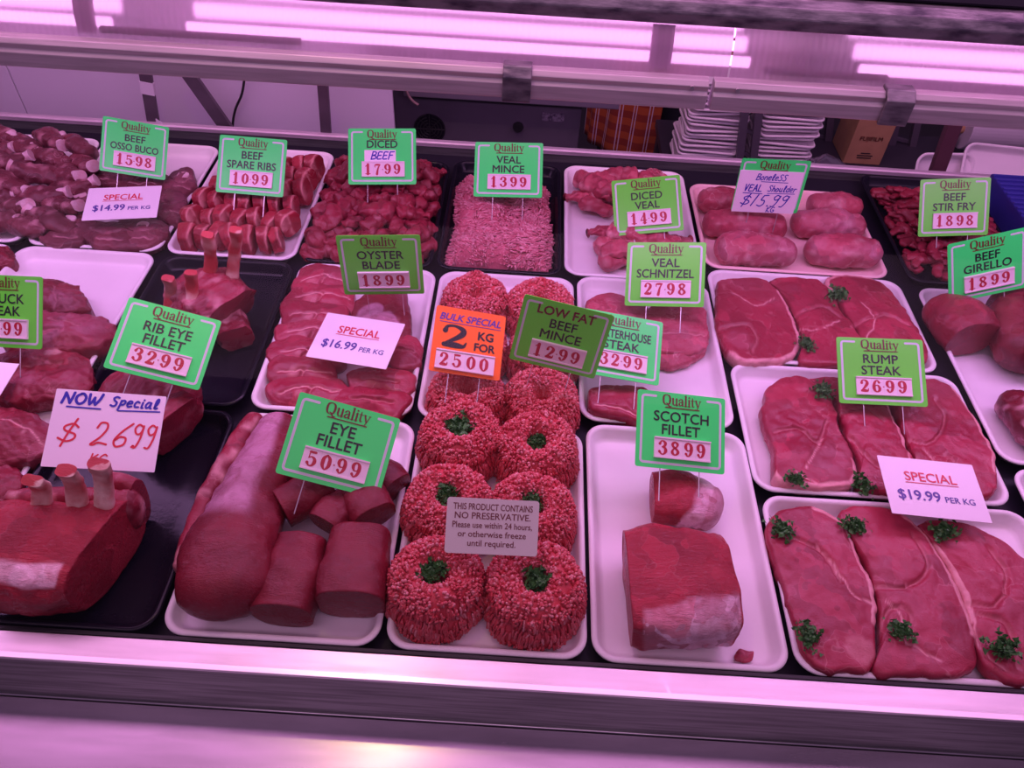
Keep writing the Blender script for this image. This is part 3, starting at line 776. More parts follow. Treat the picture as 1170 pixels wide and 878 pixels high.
for i, (y0, y1) in enumerate(((1.10, 1.105), (1.16, 1.165), (1.25, 1.26))):
    cput(Geo().box(XL, XR, y0, y1, .655, .672), 'hood_seam', steel_dark)
refl = simple('reflector_white', (.80, .62, .78), .5)
cput(Geo().prism([(1.012, .617), (1.27, .622), (1.30, .560), (1.305, .560), (1.275, .626), (1.012, .621)], XL, XR), 'reflector', refl)
tube_m = emissive('pink_tube', (1., .42, .95), 2.8)
cap_m = simple('tube_cap', (.55, .45, .55), .5)
for x0, x1 in ((-1.70, -.555), (-.455, .285), (.43, 1.25)):
    for y, z in ((1.030, .568), (1.078, .568), (1.128, .566)):
        g = Geo().tube([(x0, y, z), (x1, y, z)], .0065, 12); t_ = cput(g, 'fluorescent_tube', tube_m, True)
for x0, x1 in ((-.588, -.565), (.150, .178)):
    cput(Geo().prism([(.9905, .5685), (.9935, .588), (1.001, .605), (1.010, .616), (1.016, .612), (.998, .568)], x0, x1), 'diffuser_strap', refl)
cput(Geo().box(-.56, -.30, .995, 1.002, .5675, .5745), 'gasket', black_rubber)
cput(Geo().box(.30, .46, .995, 1.002, .5675, .5745), 'gasket', black_rubber)

# canopy posts behind the trays
def post(name, label, A, B, w, d, mat=None, extra=None):
    o = Geo().bar(A, B, w, d, up=(0, 1, 0)).put(name, mat or post_metal); tag(o, label, 'post', 'canopy posts'); soften(o, .001)
    del o['group']; return o
Yp = 1.79
a, b = aty(164, 70, Yp), aty(180, 168, Yp); post1 = post('support_post', 'slim metal post wrapped with white tape, behind the osso buco tray', a, b, .030, .010)
a, b = aty(205, 70, Yp + .012), aty(272, 165, Yp + .012); post('support_post', 'slanting metal strut leaning right behind the spare ribs', a, b, .034, .012)
a, b = aty(368, 84, Yp), aty(374, 170, Yp); post('support_post', 'upright dark metal post between two white panels behind the diced beef', a, b, .026, .012)
a, b = aty(1098, 120, Yp + .03), aty(1066, 208, Yp + .03); post('support_post', 'wide dark reddish metal post in front of the white paper roll', a, b, .036, .02, simple('brown_metal', (.13, .05, .07), .5, .3))
tape = simple('white_tape', (.66, .6, .68), .5)
for t0, t1 in ((.22, .36), (.72, .84)):
    A, B = aty(164, 70, Yp), aty(180, 168, Yp); p0, p1 = A + (B - A) * t0, A + (B - A) * t1
    Geo().bar(p0, p1, .0325, .0125, up=(0, 1, 0)).put('tape', tape, post1)
# tape flap
p = aty(181, 141, Yp - .008)
Geo().add([p + [-.004, 0, .012], p + [.012, -.003, .002], p + [.008, -.004, -.016], p + [-.006, -.001, -.012], p + [-.004, .002, .012], p + [.012, -.001, .002], p + [.008, -.002, -.016], p + [-.006, .001, -.012]],
          [(0, 1, 2, 3), (7, 6, 5, 4), (0, 4, 5, 1), (1, 5, 6, 2), (2, 6, 7, 3), (3, 7, 4, 0)]).put('tape', tape, post1)
cd = catmull(np.array([aty(281, 70, 1.84), aty(277, 105, 1.84), aty(269, 125, 1.845), aty(266, 145, 1.84), aty(270, 166, 1.83)]), 20)
tag(Geo().tube(cd, .0032, 8).put('power_cord', black_rubber, smooth=True), 'thin black power cord hanging behind the slanting strut', 'cord')

# ================================================================== TRAYS
def tray_geo(w, d, depth=.026, r=.034, lip=.008, wall=.016, t=.0035):
    def rr(w_, d_, r_, z):
        out = []
        for cx_, cy_, a0 in ((w_ / 2 - r_, d_ / 2 - r_, 0), (-w_ / 2 + r_, d_ / 2 - r_, 90), (-w_ / 2 + r_, -d_ / 2 + r_, 180), (w_ / 2 - r_, -d_ / 2 + r_, 270)):
            for k in range(9):
                a = math.radians(a0 + k * 11.25); out.append((cx_ + r_ * math.cos(a), cy_ + r_ * math.sin(a), z))
        return out
    z0 = -depth
    R = []
    def ring(ins, z): R.append(rr(w - 2 * ins, d - 2 * ins, max(.006, r - ins * .8), z))
    ring(wall + .012, z0); ring(wall + .004, z0 + .001); ring(lip, -.006); ring(.0015, -.005); ring(0, -.0035); ring(0, -.0012); ring(.0012, .0); ring(lip * .5, .0012)
    ring(lip, .0); ring(lip + .002, -.004); ring(wall * .9 + .001, z0 + t + .006); ring(wall + .003, z0 + t + .0015); ring(wall + .008, z0 + t + .0)
    ring(wall + .03, z0 + t + .0002)
    V = [v for q in R for v in q]; n_ = 36
    F = [(i * n_ + k, i * n_ + (k + 1) % n_, (i + 1) * n_ + (k + 1) % n_, (i + 1) * n_ + k) for i in range(len(R) - 1) for k in range(n_)]
    F += [tuple(range(n_))[::-1], tuple((len(R) - 1) * n_ + k for k in range(n_))]
    return np.array(V), F

def tray(x0, x1, y0, y1, mat, label, cat='tray', group=None, rot=0., name=None):
    V, F = tray_geo(x1 - x0, y1 - y0)
    me = new_mesh('meat_tray', V, F, mat)
    o = mesh_obj(name or 'meat_tray', me, None, ((x0 + x1) / 2, (y0 + y1) / 2, -.0018)); o.rotation_euler.z = rot
    m = o.modifiers.new('n', 'WEIGHTED_NORMAL') if False else None
    return tag(o, label, 'tray', group)

tray(-.742, -.463, .450, .850, black_plastic, 'black plastic tray at the front left under the rib rack')
tray(-.456, -.158, .450, .850, foam, 'white foam tray holding the eye fillet')
tray(-.151, .125, .450, .854, foam, 'white foam tray under the parsley topped mince rings')
tray(.131, .402, .450, .872, foam, 'white foam tray holding the scotch fillet, mostly empty')
tray(.409, .836, .450, .744, foam, 'white foam tray of round steaks in the front right corner')
tray(-1.035, -.752, .455, .866, foam, 'white foam tray at the left edge behind the front rib rack')
tray(-1.035, -.750, .875, 1.264, foam, 'white foam tray half empty with dark steak pieces at left')
tray(-.736, -.462, .860, 1.262, black_plastic, 'black plastic tray with rib bones upright, left of oyster blade')
tray(-.452, -.170, .860, 1.266, foam, 'white foam tray of oyster blade slices')
tray(-.162, .114, .862, 1.268, foam, 'white foam tray under plain mince rings behind the orange sign')
tray(.121, .393, .880, 1.279, foam, 'white foam tray with folded schnitzels and a bare middle')
tray(.404, .826, .752, 1.046, foam, 'white foam tray under the rump steaks')
tray(.398, .808, 1.053, 1.330, foam, 'white foam tray of large steaks behind the rump steak tray')
tray(.840, 1.125, .842, 1.312, foam, 'white foam tray of girello at the right edge')
tray(.846, 1.13, .455, .832, foam, 'white foam tray corner in the lower right edge, empty')
tray(-1.325, -1.044, .875, 1.264, foam, 'sliver of white foam tray at the left edge under a dark piece')
tray(-1.325, -1.044, 1.272, 1.700, foam, 'white foam tray piled with bony pieces in the back left corner')
tray(-1.036, -.752, 1.270, 1.700, foam, 'white foam tray of osso buco slices')
tray(-.743, -.470, 1.270, 1.706, foam, 'white foam tray full of spare ribs')
tray(-.461, -.184, 1.272, 1.695, black_plastic, 'black plastic tray heaped with diced beef')
tray(-.176, .088, 1.275, 1.708, black_plastic, 'black plastic tray with the block of veal mince')
tray(.095, .389, 1.282, 1.716, foam, 'white foam tray with two small piles of diced veal')
tray(.398, .796, 1.336, 1.668, foam_peach, 'peach coloured foam tray of rolled veal shoulders')
tray(.836, 1.115, 1.330, 1.762, black_plastic, 'black plastic tray of beef stir fry strips')

# ================================================================== MEAT
FL = -.0198
STEAK = 'steak'
# --- front right tray
s = slab('round_steak', [(880, 592), (905, 578), (938, 578), (966, 598), (985, 635), (1000, 672), (1003, 720), (1001, 758), (975, 767), (940, 763), (918, 742), (908, 705), (893, 660), (880, 625)], seed=1, dome=.005,
     seams=[[(893, 610), (930, 625), (950, 645), (960, 665)]], fatseams=[[(933, 623), (955, 650), (975, 680), (1000, 690)]], rim=[(.12, .45)], patches=[(985, 742, .022, 'fat', .35), (950, 610, .03, 'tone', .45)])
tag(s, 'round steak with two parsley sprigs, leftmost in the front right tray', STEAK)
s = slab('round_steak', [(958, 585), (985, 576), (1022, 582), (1055, 602), (1080, 640), (1103, 680), (1116, 722), (1116, 757), (1090, 770), (1040, 771), (1001, 766), (1007, 735), (1006, 690), (994, 645), (972, 610)], seed=2, dome=.005,
     seams=[[(1000, 668), (1030, 672), (1052, 662), (1060, 640), (1045, 610)], [(1004, 725), (1020, 695), (1040, 702), (1036, 735)]], fatseams=[[(1012, 685), (1030, 705), (1034, 730), (1075, 755)]], rim=[(.14, .42)], patches=[(1070, 625, .028, 'tone', .5)])
tag(s, 'round steak in the middle of the three in the front right tray', STEAK)
s = slab('round_steak', [(1050, 596), (1085, 592), (1125, 602), (1165, 628), (1205, 668), (1245, 720), (1262, 775), (1200, 782), (1150, 775), (1122, 748), (1110, 705), (1095, 660), (1070, 622)], seed=3, dome=.006,
     seams=[[(1105, 690), (1140, 690), (1150, 655), (1130, 625)], [(1118, 700), (1150, 715), (1165, 760)]], fatseams=[[(1112, 695), (1120, 735), (1150, 768)]], rim=[(.78, .95)], patches=[(1110, 615, .025, 'tone', .5)])
tag(s, 'round steak running off the right edge of the front right tray', STEAK)
# --- rump
s = slab('rump_steak', [(888, 432), (912, 428), (938, 438), (953, 455), (962, 490), (978, 520), (979, 548), (955, 556), (915, 554), (887, 546), (884, 510), (872, 475), (876, 445)], seed=5, th=.028,
     seams=[[(885, 492), (912, 490), (935, 505), (945, 480)]], fatseams=[[(912, 540), (940, 552), (975, 548)], [(922, 535), (940, 500)]], rim=[(.38, .66)], patches=[(950, 527, .030, 'tone', .9)])
tag(s, 'rump steak nearest the left rim of the rump tray, with a paler lower lobe', STEAK)
s = slab('rump_steak', [(925, 430), (960, 428), (998, 434), (1018, 462), (1034, 500), (1050, 532), (1053, 556), (1015, 562), (983, 555), (984, 530), (970, 495), (957, 458), (940, 440)], seed=6, th=.026, zt=.010,
     seams=[[(958, 472), (990, 465), (1010, 480)], [(975, 500), (1000, 530), (1040, 540)]], fatseams=[[(1010, 450), (1030, 495), (1046, 540)]], rim=[(.12, .4)])
tag(s, 'rump steak in the middle of the rump tray, half under the price sign', STEAK)
s = slab('rump_steak', [(1010, 436), (1050, 430), (1085, 437), (1112, 470), (1133, 505), (1143, 545), (1136, 565), (1100, 568), (1060, 562), (1050, 530), (1036, 490), (1020, 455)], seed=7, th=.028,
     seams=[[(1035, 500), (1065, 505), (1080, 480), (1070, 455)], [(1050, 520), (1065, 540), (1050, 555)]], fatseams=[[(1056, 512), (1066, 530), (1060, 545)]], rim=[(.18, .46)])
tag(s, 'large rump steak on the right with a thin fat edge, under the white special card', STEAK)
# --- steaks behind
s = slab('topside_steak', [(822, 318), (850, 314), (878, 318), (900, 345), (913, 380), (912, 402), (890, 412), (850, 412), (828, 395), (818, 365), (820, 340)], seed=8, th=.028,
     seams=[[(822, 375), (850, 370), (865, 385), (860, 402)]], fatseams=[[(838, 335), (865, 350), (885, 340)]], rim=[(.2, .66)], patches=[(843, 388, .026, 'tone', .6), (836, 408, .018, 'fat', .7)])
tag(s, 'leftmost topside steak, with a small round muscle and a fat edge', STEAK)
s = slab('topside_steak', [(880, 318), (915, 314), (945, 325), (965, 355), (985, 385), (990, 410), (950, 415), (915, 412), (918, 385), (906, 350), (890, 330)], seed=9, th=.027,
     seams=[[(905, 360), (940, 350), (960, 362)]], fatseams=[[(908, 372), (935, 378), (960, 366)]], patches=[(905, 330, .02, 'tone', .5)])
tag(s, 'middle topside steak lying left of the rump price sign with a sprig on it', STEAK)
s = slab('topside_steak', [(945, 316), (985, 312), (1015, 325), (1035, 352), (1055, 385), (1058, 412), (1010, 414), (990, 405), (980, 375), (962, 345)], seed=10, th=.027,
     seams=[[(975, 370), (1010, 360), (1040, 372)]], fatseams=[[(985, 345), (1000, 365), (990, 390)]], rim=[(.9, .15)])
tag(s, 'topside steak nearest the right rim, behind the top of the rump price sign', STEAK)
# --- oyster blade slices
ob = [((368, 318), 34, 13, .014, 'topmost oyster blade slice at the back of the left column'),
      ((366, 337), 42, 14, .012, 'second oyster blade slice from the back in the left column'),
      ((362, 357), 44, 14, .012, 'third oyster blade slice from the back in the left column'),
      ((356, 378), 42, 14, .011, 'fourth oyster blade slice down, left of the special card'),
      ((350, 400), 44, 14, .010, 'fifth oyster blade slice down, partly under the special card corner'),
      ((346, 422), 42, 14, .010, 'sixth oyster blade slice down in the left column'),
      ((353, 446), 50, 15, .008, 'front left oyster blade slice with a pale streak across it')]
for i, ((x, y), rx, ry, z, lb) in enumerate(ob):
    o = slab('oyster_blade_slice', blob_px(x, y, rx, ry + 3, 3, i), zt=z, th=.026, tilt=(0, .12), dome=.010, seed=20 + i, fatseams=[[(x - rx * .7, y + 2), (x, y - 2 + i % 3 * 2), (x + rx * .8, y + 3)]], seams=[[(x - rx * .2, y + ry), (x + 3, y)]], N=96, K=20, patches=[(x - 10, y + 4, .012, 'fat', .3)])
    tag(o, lb, 'meat slice')
for i, (x, y, rx, ry, rot, lb) in enumerate([(438, 362, 36, 34, 4, 'upright oyster blade piece with a broad pale sinew face below its sign'), (461, 398, 24, 20, 0, 'small oyster blade slice against the right rim beside the special card'),
        (435, 432, 38, 15, 4, 'oyster blade slice second from the front in the right column'), (427, 455, 45, 15, 3, 'front right oyster blade slice, smooth and thick')]):
    o = slab('oyster_blade_slice', blob_px(x, y, rx, ry + 2, rot, i + 9), zt=.012 if i else .016, th=.03, tilt=(0, .05), dome=.010, seed=30 + i, seams=[[(x - rx * .6, y), (x + rx * .5, y + 4)]], N=96, K=20,
             mat=fillet_m if i == 0 else steak_m, patches=[(x - 16, y - 4, .030, 'tone', 1.), (x + 2, y + 6, .026, 'tone', 1.)] if i == 0 else [])
    tag(o, lb, 'meat slice')
# --- schnitzels and porterhouse
for i, (pts, z, lb) in enumerate([([(670, 345), (690, 336), (715, 338), (742, 352), (748, 378), (745, 402), (705, 405), (675, 385)], .012, 'folded veal schnitzel on the left at the back of its tray'),
        ([(738, 400), (760, 395), (800, 392), (806, 400), (785, 412), (765, 416), (740, 410)], .000, 'thin veal schnitzel tucked under the front of the right one'),
        ([(742, 352), (770, 346), (805, 350), (810, 372), (806, 395), (775, 400), (748, 396), (740, 372)], .014, 'folded veal schnitzel on the right below its price sign')]):
    tag(slab('veal_schnitzel', pts, zt=z, th=.022, dome=.006, seed=40 + i, mat=veal_m, seams=[[(pts[0][0] + 4, pts[0][1] + 25), (pts[3][0] - 5, pts[3][1] + 10)]], tilt=(0, .06), amp=.002), lb, 'schnitzel')
tag(slab('porterhouse_steak', [(677, 440), (700, 437), (738, 440), (745, 455), (742, 478), (710, 474), (678, 466), (673, 452)], zt=.018, th=.036, seed=44, fatseams=[[(680, 462), (705, 466), (738, 476)]], mat=steak_m), 'thick porterhouse steak alone below its price sign', STEAK)
# --- chuck at left
for i, (pts, z, lb, mt) in enumerate([([(10, 322), (50, 315), (80, 318), (95, 332), (97, 350), (60, 354), (10, 352)], .030, 'darkest chuck steak piece at the back of the left tray', lean_dark),
        ([(5, 358), (50, 350), (90, 352), (122, 362), (128, 375), (112, 392), (60, 398), (5, 394)], .026, 'smooth rounded chuck steak piece beside the chuck price sign', lean),
        ([(-10, 405), (30, 392), (70, 396), (98, 405), (104, 425), (90, 445), (45, 452), (-10, 452)], .022, 'lumpy chuck steak piece at the front of the left tray', lean)]):
    tag(slab('chuck_steak', pts, zt=z, th=.045, dome=.014, seed=50 + i, mat=mt, seams=[[(20, 380 + 40 * (i - 1) * (i > 0)), (70, 378 + 36 * (i - 1))], [(pts[0][0] + 50, pts[0][1] + 5), (pts[3][0] - 30, pts[3][1] + 12)]], amp=.0040, patches=[(60, 402, .012, 'fat', .8)] if i == 2 else []), lb, STEAK)
tag(slab('beef_piece', [(-60, 470), (-10, 458), (30, 466), (54, 480), (60, 498), (45, 515), (5, 525), (-40, 522)], zt=.026, th=.045, dome=.016, seed=60, mat=lean, fatseams=[[(0, 480), (30, 490), (48, 505)]], amp=.003, patches=[(28, 495, .01, 'fat', .8)]), 'red beef piece with a fat streak left of the handwritten card', 'meat piece')
tag(slab('beef_piece', [(-60, 535), (-20, 525), (15, 530), (24, 545), (15, 562), (-20, 580), (-60, 580)], zt=.018, th=.036, dome=.014, seed=61, mat=lean, amp=.003), 'red beef piece at the left edge beside the front rib bones', 'meat piece')
tag(slab('beef_piece', [(-30, 283), (0, 278), (14, 282), (12, 292), (-5, 298), (-30, 300)], zt=.018, th=.036, dome=.012, seed=62, mat=lean_dark, amp=.003), 'dark beef piece cut off by the left edge behind the empty tray', 'meat piece')

# --- eye fillet tray
def at_c(px, py, hh, up=0.): return at(px, py, FL + hh + up)
def sil(a0, a1, lo=0., hi=1.):
    return lambda al, th, V: np.clip((al - lo) / .08, 0, 1) * np.clip((hi - al) / .08, 0, 1) * np.clip((np.cos(th - (a0 + a1) / 2) - math.cos((a1 - a0) / 2)) / .18 + .08 * fbm(V, 30, 3, 2) * 3, 0, 1)
hh = [.050, .050, .046, .038, .030]
pp = [(260, 668), (263, 632), (280, 590), (299, 540), (318, 490)]
eye = loft('eye_fillet', [at_c(x, y, h_) for (x, y), h_ in zip(pp, hh)], [(.066, .052), (.066, .052), (.058, .046), (.046, .038), (.034, .030)], fillet_m, amp=.004, seed=4, floor=FL, N=64, M=70, power=2.2,
     tonef=sil(math.radians(65), math.radians(165), .38, 1.2))
tag(eye, 'long whole eye fillet with silver skin, at the left of its tray', 'meat joint')
ch = loft('side_chain', [at_c(207, 650, .018), at_c(228, 592, .02), at_c(258, 535, .022), at_c(290, 482, .02)], [(.010, .016), (.014, .018), (.018, .02), (.016, .018)], lean, eye, amp=.003, seed=8, floor=FL, streak=.8, N=28)
def chunk(name, label, a_, b_, hw, hh_, up=0., seed=0, mat=None, ends=('flat', 'flat'), cat='meat chunk', amp=.003, power=2.5, **kw):
    A, B = at_c(*a_, hh_, up), at_c(*b_, hh_, up); A2 = A + (B - A) * .5 + np.array([0, 0, .003])
    o = loft(name, [A, A2, B], [(hw * .92, hh_ * .92), (hw * 1.04, hh_ * 1.04), (hw, hh_)], mat or fillet_m, amp=amp, seed=seed, ends=ends, power=power, floor=FL if up < .005 else None, N=48, M=36, **kw)
    return tag(o, label, cat)
chunk('eye_fillet_piece', 'long dark eye fillet piece in the middle front of the tray', (346, 622), (322, 704), .043, .036, seed=11)
chunk('eye_fillet_piece', 'barrel shaped eye fillet piece with a flat cut front, front right of its tray', (412, 615), (400, 692), .046, .042, seed=12, power=3)
chunk('eye_fillet_piece', 'short eye fillet piece lying crosswise just below the sign on the left', (375, 556), (322, 582), .030, .030, .016, seed=13)
chunk('eye_fillet_piece', 'eye fillet piece with a round cut face on the right below the sign', (408, 560), (428, 592), .034, .030, .020, seed=14)
chunk('eye_fillet_piece', 'wedge of eye fillet between the two front pieces and the sign', (394, 575), (372, 602), .026, .024, .024, seed=15, ends=('round', 'flat'))
chunk('eye_fillet_piece', 'dark eye fillet end behind the lower right corner of the sign', (430, 540), (452, 560), .030, .030, seed=16, mat=lean_dark, ends=('round', 'flat'))
chunk('eye_fillet_piece', 'eye fillet piece mostly hidden behind the sign', (330, 540), (372, 535), .03, .028, seed=17, ends=('round', 'round'))

# --- scotch fillet
sc1 = loft('scotch_fillet', [(.180, .552, .024), (.212, .553, .027), (.25, .556, .027), (.29, .558, .026), (.320, .560, .022)], [(.080, .040), (.083, .044), (.083, .045), (.083, .044), (.080, .040)], loin_m, amp=.007, freq=15, seed=21, ends=('flat', 'flat'), power=3.4, floor=FL, N=84, M=60,
     tonef=lambda al, th, V: 1.25 * np.clip((np.cos(th + .15) - .22 + .30 * (al - .5) + .10 * fbm(V, 22, 4, 2)) / .10, 0, 1) * np.clip((al - .10) / .06, 0, 1) * np.clip((.985 - al) / .03, 0, 1) * np.clip((V[:, 2] + .010 + .012 * fbm(V, 30, 2, 2)) / .008, 0, 1))
tag(sc1, 'large block of scotch fillet with a pale fat front, at the front of its tray', 'meat joint')
sc2 = loft('scotch_fillet', [at_c(745, 568, .026), at_c(778, 570, .028), at_c(808, 582, .026)], [(.042, .026), (.046, .030), (.036, .026)], loin_m, amp=.004, seed=22, ends=('flat', 'round'), power=2.8, floor=FL, N=60, M=44,
     tonef=lambda al, th, V: 1.1 * np.clip((al - .42 + .25 * np.sin(th) * -1 + .1 * fbm(V, 25, 4, 2)) / .15, 0, 1) * np.clip((1.05 - al) / .1, 0, 1))
tag(sc2, 'smaller scotch fillet piece standing behind the large block, below its sign', 'meat joint')
tag(slab('meat_scrap', [(838, 748), (846, 741), (853, 745), (862, 744), (860, 752), (848, 755), (840, 754)], zt=-.013, th=.006, dome=.002, seed=23, N=60, K=10), 'small red scrap of meat beside the scotch fillet block', 'meat scrap')

# --- rib racks
def rib_bone(parent, base, tip, w=.0145, d=.0085, seed=0, bend=.01, pale=.75):
    base = np.array(base); tip = np.array(tip); mid = (base + tip) / 2 + np.array([0, bend, 0])
    V, F, A = loft_arrays([base, mid, tip], [(w * .95, d), (w * .90, d * .95), (w * .88, d * .98)], N=24, M=22, power=3, up=(0, 1, 0), ends=('flat', 'flat'), amp=.0022, freq=40, seed=seed)
    A['fat'] = np.clip(pale + .9 * fbm(V, 38, seed, 2), 0, 1); A['cut'] *= 0
    A['fat'] *= (V[:, 2] < tip[2] - .0015 + .004 * vnoise(V, 80, 3))
    return put('rib_bone', V, F, bone_meat, parent, A)
bone_meat = meat('bone_meat', (.50, .05, .06), (.40, .03, .04), (.5, .2, .3), (.80, .58, .50), rough=.35, bump=.5)
rk = empty('beef_rib_rack', (-.62, .53, -.0195)); tag(rk, 'big rib rack with three trimmed bones, front left under the handwritten card', 'meat joint')
V, F, A = loft_arrays([(-.712, .528, .038), (-.67, .530, .040), (-.61, .532, .040), (-.545, .540, .038)], [(.070, .056), (.074, .060), (.076, .060), (.074, .056)], N=90, M=70, power=2.7, ends=('flat', 'flat'), amp=.005, seed=31, floor=FL, slant=(-.028, .0),
    tonef=lambda al, th, V: 1.2 * np.clip((.30 - np.abs(th - .86 + .12 * fbm(V, 14, 6, 2))) / .08, 0, 1) * np.clip((.93 - al) / .03, 0, 1))
put('loin', V, F, loin_m, rk, A)
for i, (bx, tp) in enumerate(((-.640, at(36, 549, .160)), (-.592, at(75, 538, .168)), (-.556, at(112, 530, .175)))):
    rib_bone(rk, (bx, .584, .078), tp, seed=33 + i)
V, F, A = loft_arrays([(-.69, .60, .05), (-.62, .605, .055), (-.535, .61, .05)], [(.018, .035)] * 3, N=36, M=30, power=2.5, amp=.005, seed=37, streak=.7)
put('rib_meat', V, F, lean, rk, A)
o = chunk('beef_rib_piece', 'flat red rib piece standing just behind the front rib rack bones', (128, 568), (160, 575), .020, .055, seed=38, mat=lean, streak=.4); o['category'] = 'meat piece'
rk2 = empty('beef_rib_rack', tuple(at(240, 350, FL))); tag(rk2, 'rib rack with long upright bones right of the rib eye sign', 'meat joint')
pa, pb, pc = at_c(222, 345, .05), at_c(240, 350, .052), at_c(260, 362, .050)
V, F, A = loft_arrays([pa, pb, pc], [(.058, .052), (.070, .056), (.066, .052)], N=100, M=70, power=3.0, amp=.007, freq=36, seed=41, floor=FL, streak=.4, ends=('round', 'flat'), slant=(.0, .02),
   tonef=lambda al, th, V: .6 * np.clip(fbm(V, 16, 12, 2), 0, 1)); put('loin', V, F, lean, rk2, A)
V, F, A = loft_arrays([at_c(262, 372, .028), at_c(270, 388, .026)], [(.036, .030), (.030, .026)], N=60, M=40, power=3.0, amp=.006, freq=40, seed=42, floor=FL, streak=.6, ends=('round', 'flat')); put('rib_meat', V, F, lean, rk2, A)
for i, (q, zt_, base, w) in enumerate((((237, 268), .175, at(240, 318, .070), .0125), ((269, 262), .180, at(265, 318, .070), .0120), ((192, 318), .115, at(194, 352, .05), .0125), ((217, 311), .130, at(219, 356, .06), .0125))):
    rib_bone(rk2, base, at(*q, zt_), w=w, seed=43 + i, pale=.15)
o = chunk('rib_eye_piece', 'broken red rib eye piece directly under the rib eye sign', (140, 448), (205, 462), .050, .032, seed=48, mat=lean, streak=.6, ends=('round', 'round'), cat='meat piece', amp=.011)
o = chunk('rib_eye_piece', 'dark rib eye piece showing right of the handwritten card', (180, 480), (200, 492), .055, .04, seed=49, mat=lean, streak=.5, ends=('round', 'flat'), cat='meat piece', amp=.011)

# --- girello
def big(name, label, pts, rad, mat, **kw):
    return tag(loft(name, [at_c(x, y, r[1]) for (x, y), r in zip(pts, rad)], rad, mat, floor=FL, **kw), label, 'meat joint')
big('girello_roast', 'girello piece with its cut face towards the front, left in the right edge tray', [(1082, 358), (1096, 368), (1112, 388)], [(.050, .040), (.058, .046), (.056, .044)], lean, amp=.004, seed=51, ends=('round', 'flat'), N=60, power=2.2)
big('girello_roast', 'dark girello roast at the right edge under its price sign', [(1160, 350), (1166, 375), (1172, 402)], [(.052, .045), (.058, .048), (.054, .045)], lean_dark, amp=.004, seed=52, N=60)
big('beef_joint', 'small marbled joint with white fat at the right edge below the girello', [(1160, 462), (1182, 480), (1200, 500)], [(.034, .030), (.048, .036), (.044, .034)], lean_dark, amp=.006, seed=53, streak=1.2, N=56,
    tonef=lambda al, th, V: 1.3 * np.clip((.02 - V[:, 2] + .02 * fbm(V, 20, 1, 2)) / .02, 0, 1))

# --- rolled veal shoulders
for i, (x0, x1, y, r, lb) in enumerate([(800, 850, 230, .034, 'back left veal shoulder roll, its right half behind the handwritten card'), (808, 893, 256, .040, 'veal shoulder roll in the middle of the left column with a pale streak'),
        (822, 903, 285, .040, 'front left veal shoulder roll, plump and smooth'), (925, 982, 234, .033, 'back right veal shoulder roll beside the handwritten card'), (908, 984, 256, .037, 'veal shoulder roll in the middle of the right column'),
        (925, 1000, 287, .040, 'front right veal shoulder roll')]):
    cx_ = (x0 + x1) / 2
    A, B = at_c(x0 + 8, y - 1, .03), at_c(x1 - 8, y + 3, .03)
    o = loft('veal_shoulder_roll', [A, (A + B) / 2 + np.array([0, 0, .004]), B], [(r * .8, r * .75), (r, r * .85), (r * .8, r * .75)], veal_m, amp=.005, seed=70 + i, floor=FL, streak=.35, N=48, M=40,
             tonef=lambda al, th, V: .7 * np.clip(fbm(V, 14, 5, 2) + .3, 0, 1))
    tag(o, lb, 'meat roll')

# --- countable small pieces: a few meshes, copied
def variants(name, k, f): return [f(i) for i in range(k)]
def local_loft(nm, L, rw, rh_, mat, seed, bone=None, **kw):
    rs = random.Random(seed)
    sp = [(-L / 2, 0, 0), (-L * .15, rs.uniform(-.2, .2) * L * .35, rs.uniform(0, .1) * L), (L * .2, rs.uniform(-.2, .2) * L * .3, rs.uniform(0, .1) * L), (L / 2, 0, 0)]
    V, F, A = loft_arrays(sp, [(rw * rs.uniform(.75, 1.), rh_ * rs.uniform(.75, 1.)), (rw * rs.uniform(.9, 1.15), rh_), (rw, rh_ * rs.uniform(.9, 1.1)), (rw * rs.uniform(.7, 1.), rh_ * .85)], seed=seed, **kw)
    return new_mesh(nm, V, F, mat, A)

def heap(name, meshes, spots, label, cat, group):
    out = []
    for i, (x, y, z, rz, rx, ry, s_) in enumerate(spots):
        o = mesh_obj(name, meshes[i % len(meshes)], None, (x, y, z)); o.rotation_euler = (rx, ry, rz); o.scale = (s_, s_, s_)
        tag(o, label, cat, group); out.append(o)
    return out

rs = random.Random(5)
dice = [local_loft('diced_beef_piece', .024 + .004 * (i % 3), .017, .015, lean, 100 + i, N=24, M=16, power=2.8, amp=.0085, freq=38, ends=('round', 'round'), streak=.25) for i in range(7)]
sp = []
for lay, (z, x0, x1, y0, y1, nx, ny) in enumerate([(-.006, -.440, -.212, 1.300, 1.640, 7, 10), (.016, -.430, -.222, 1.315, 1.625, 6, 9), (.034, -.405, -.25, 1.36, 1.60, 4, 6)]):
    for i in range(nx):
        for j in range(ny):
            x = x0 + (x1 - x0) * (i + .5 * (j % 2)) / (nx - .5); y = y0 + (y1 - y0) * j / (ny - 1)
            sp.append((x + rs.uniform(-.005, .005), y + rs.uniform(-.005, .005), z + rs.uniform(-.003, .004), rs.gauss(0, .8), rs.uniform(-.5, .5), rs.uniform(-.35, .35), rs.uniform(.85, 1.3)))
heap('diced_beef_piece', dice, sp, 'small red lump of diced beef in the black tray', 'diced meat', 'pieces of diced beef in the heaped black tray')

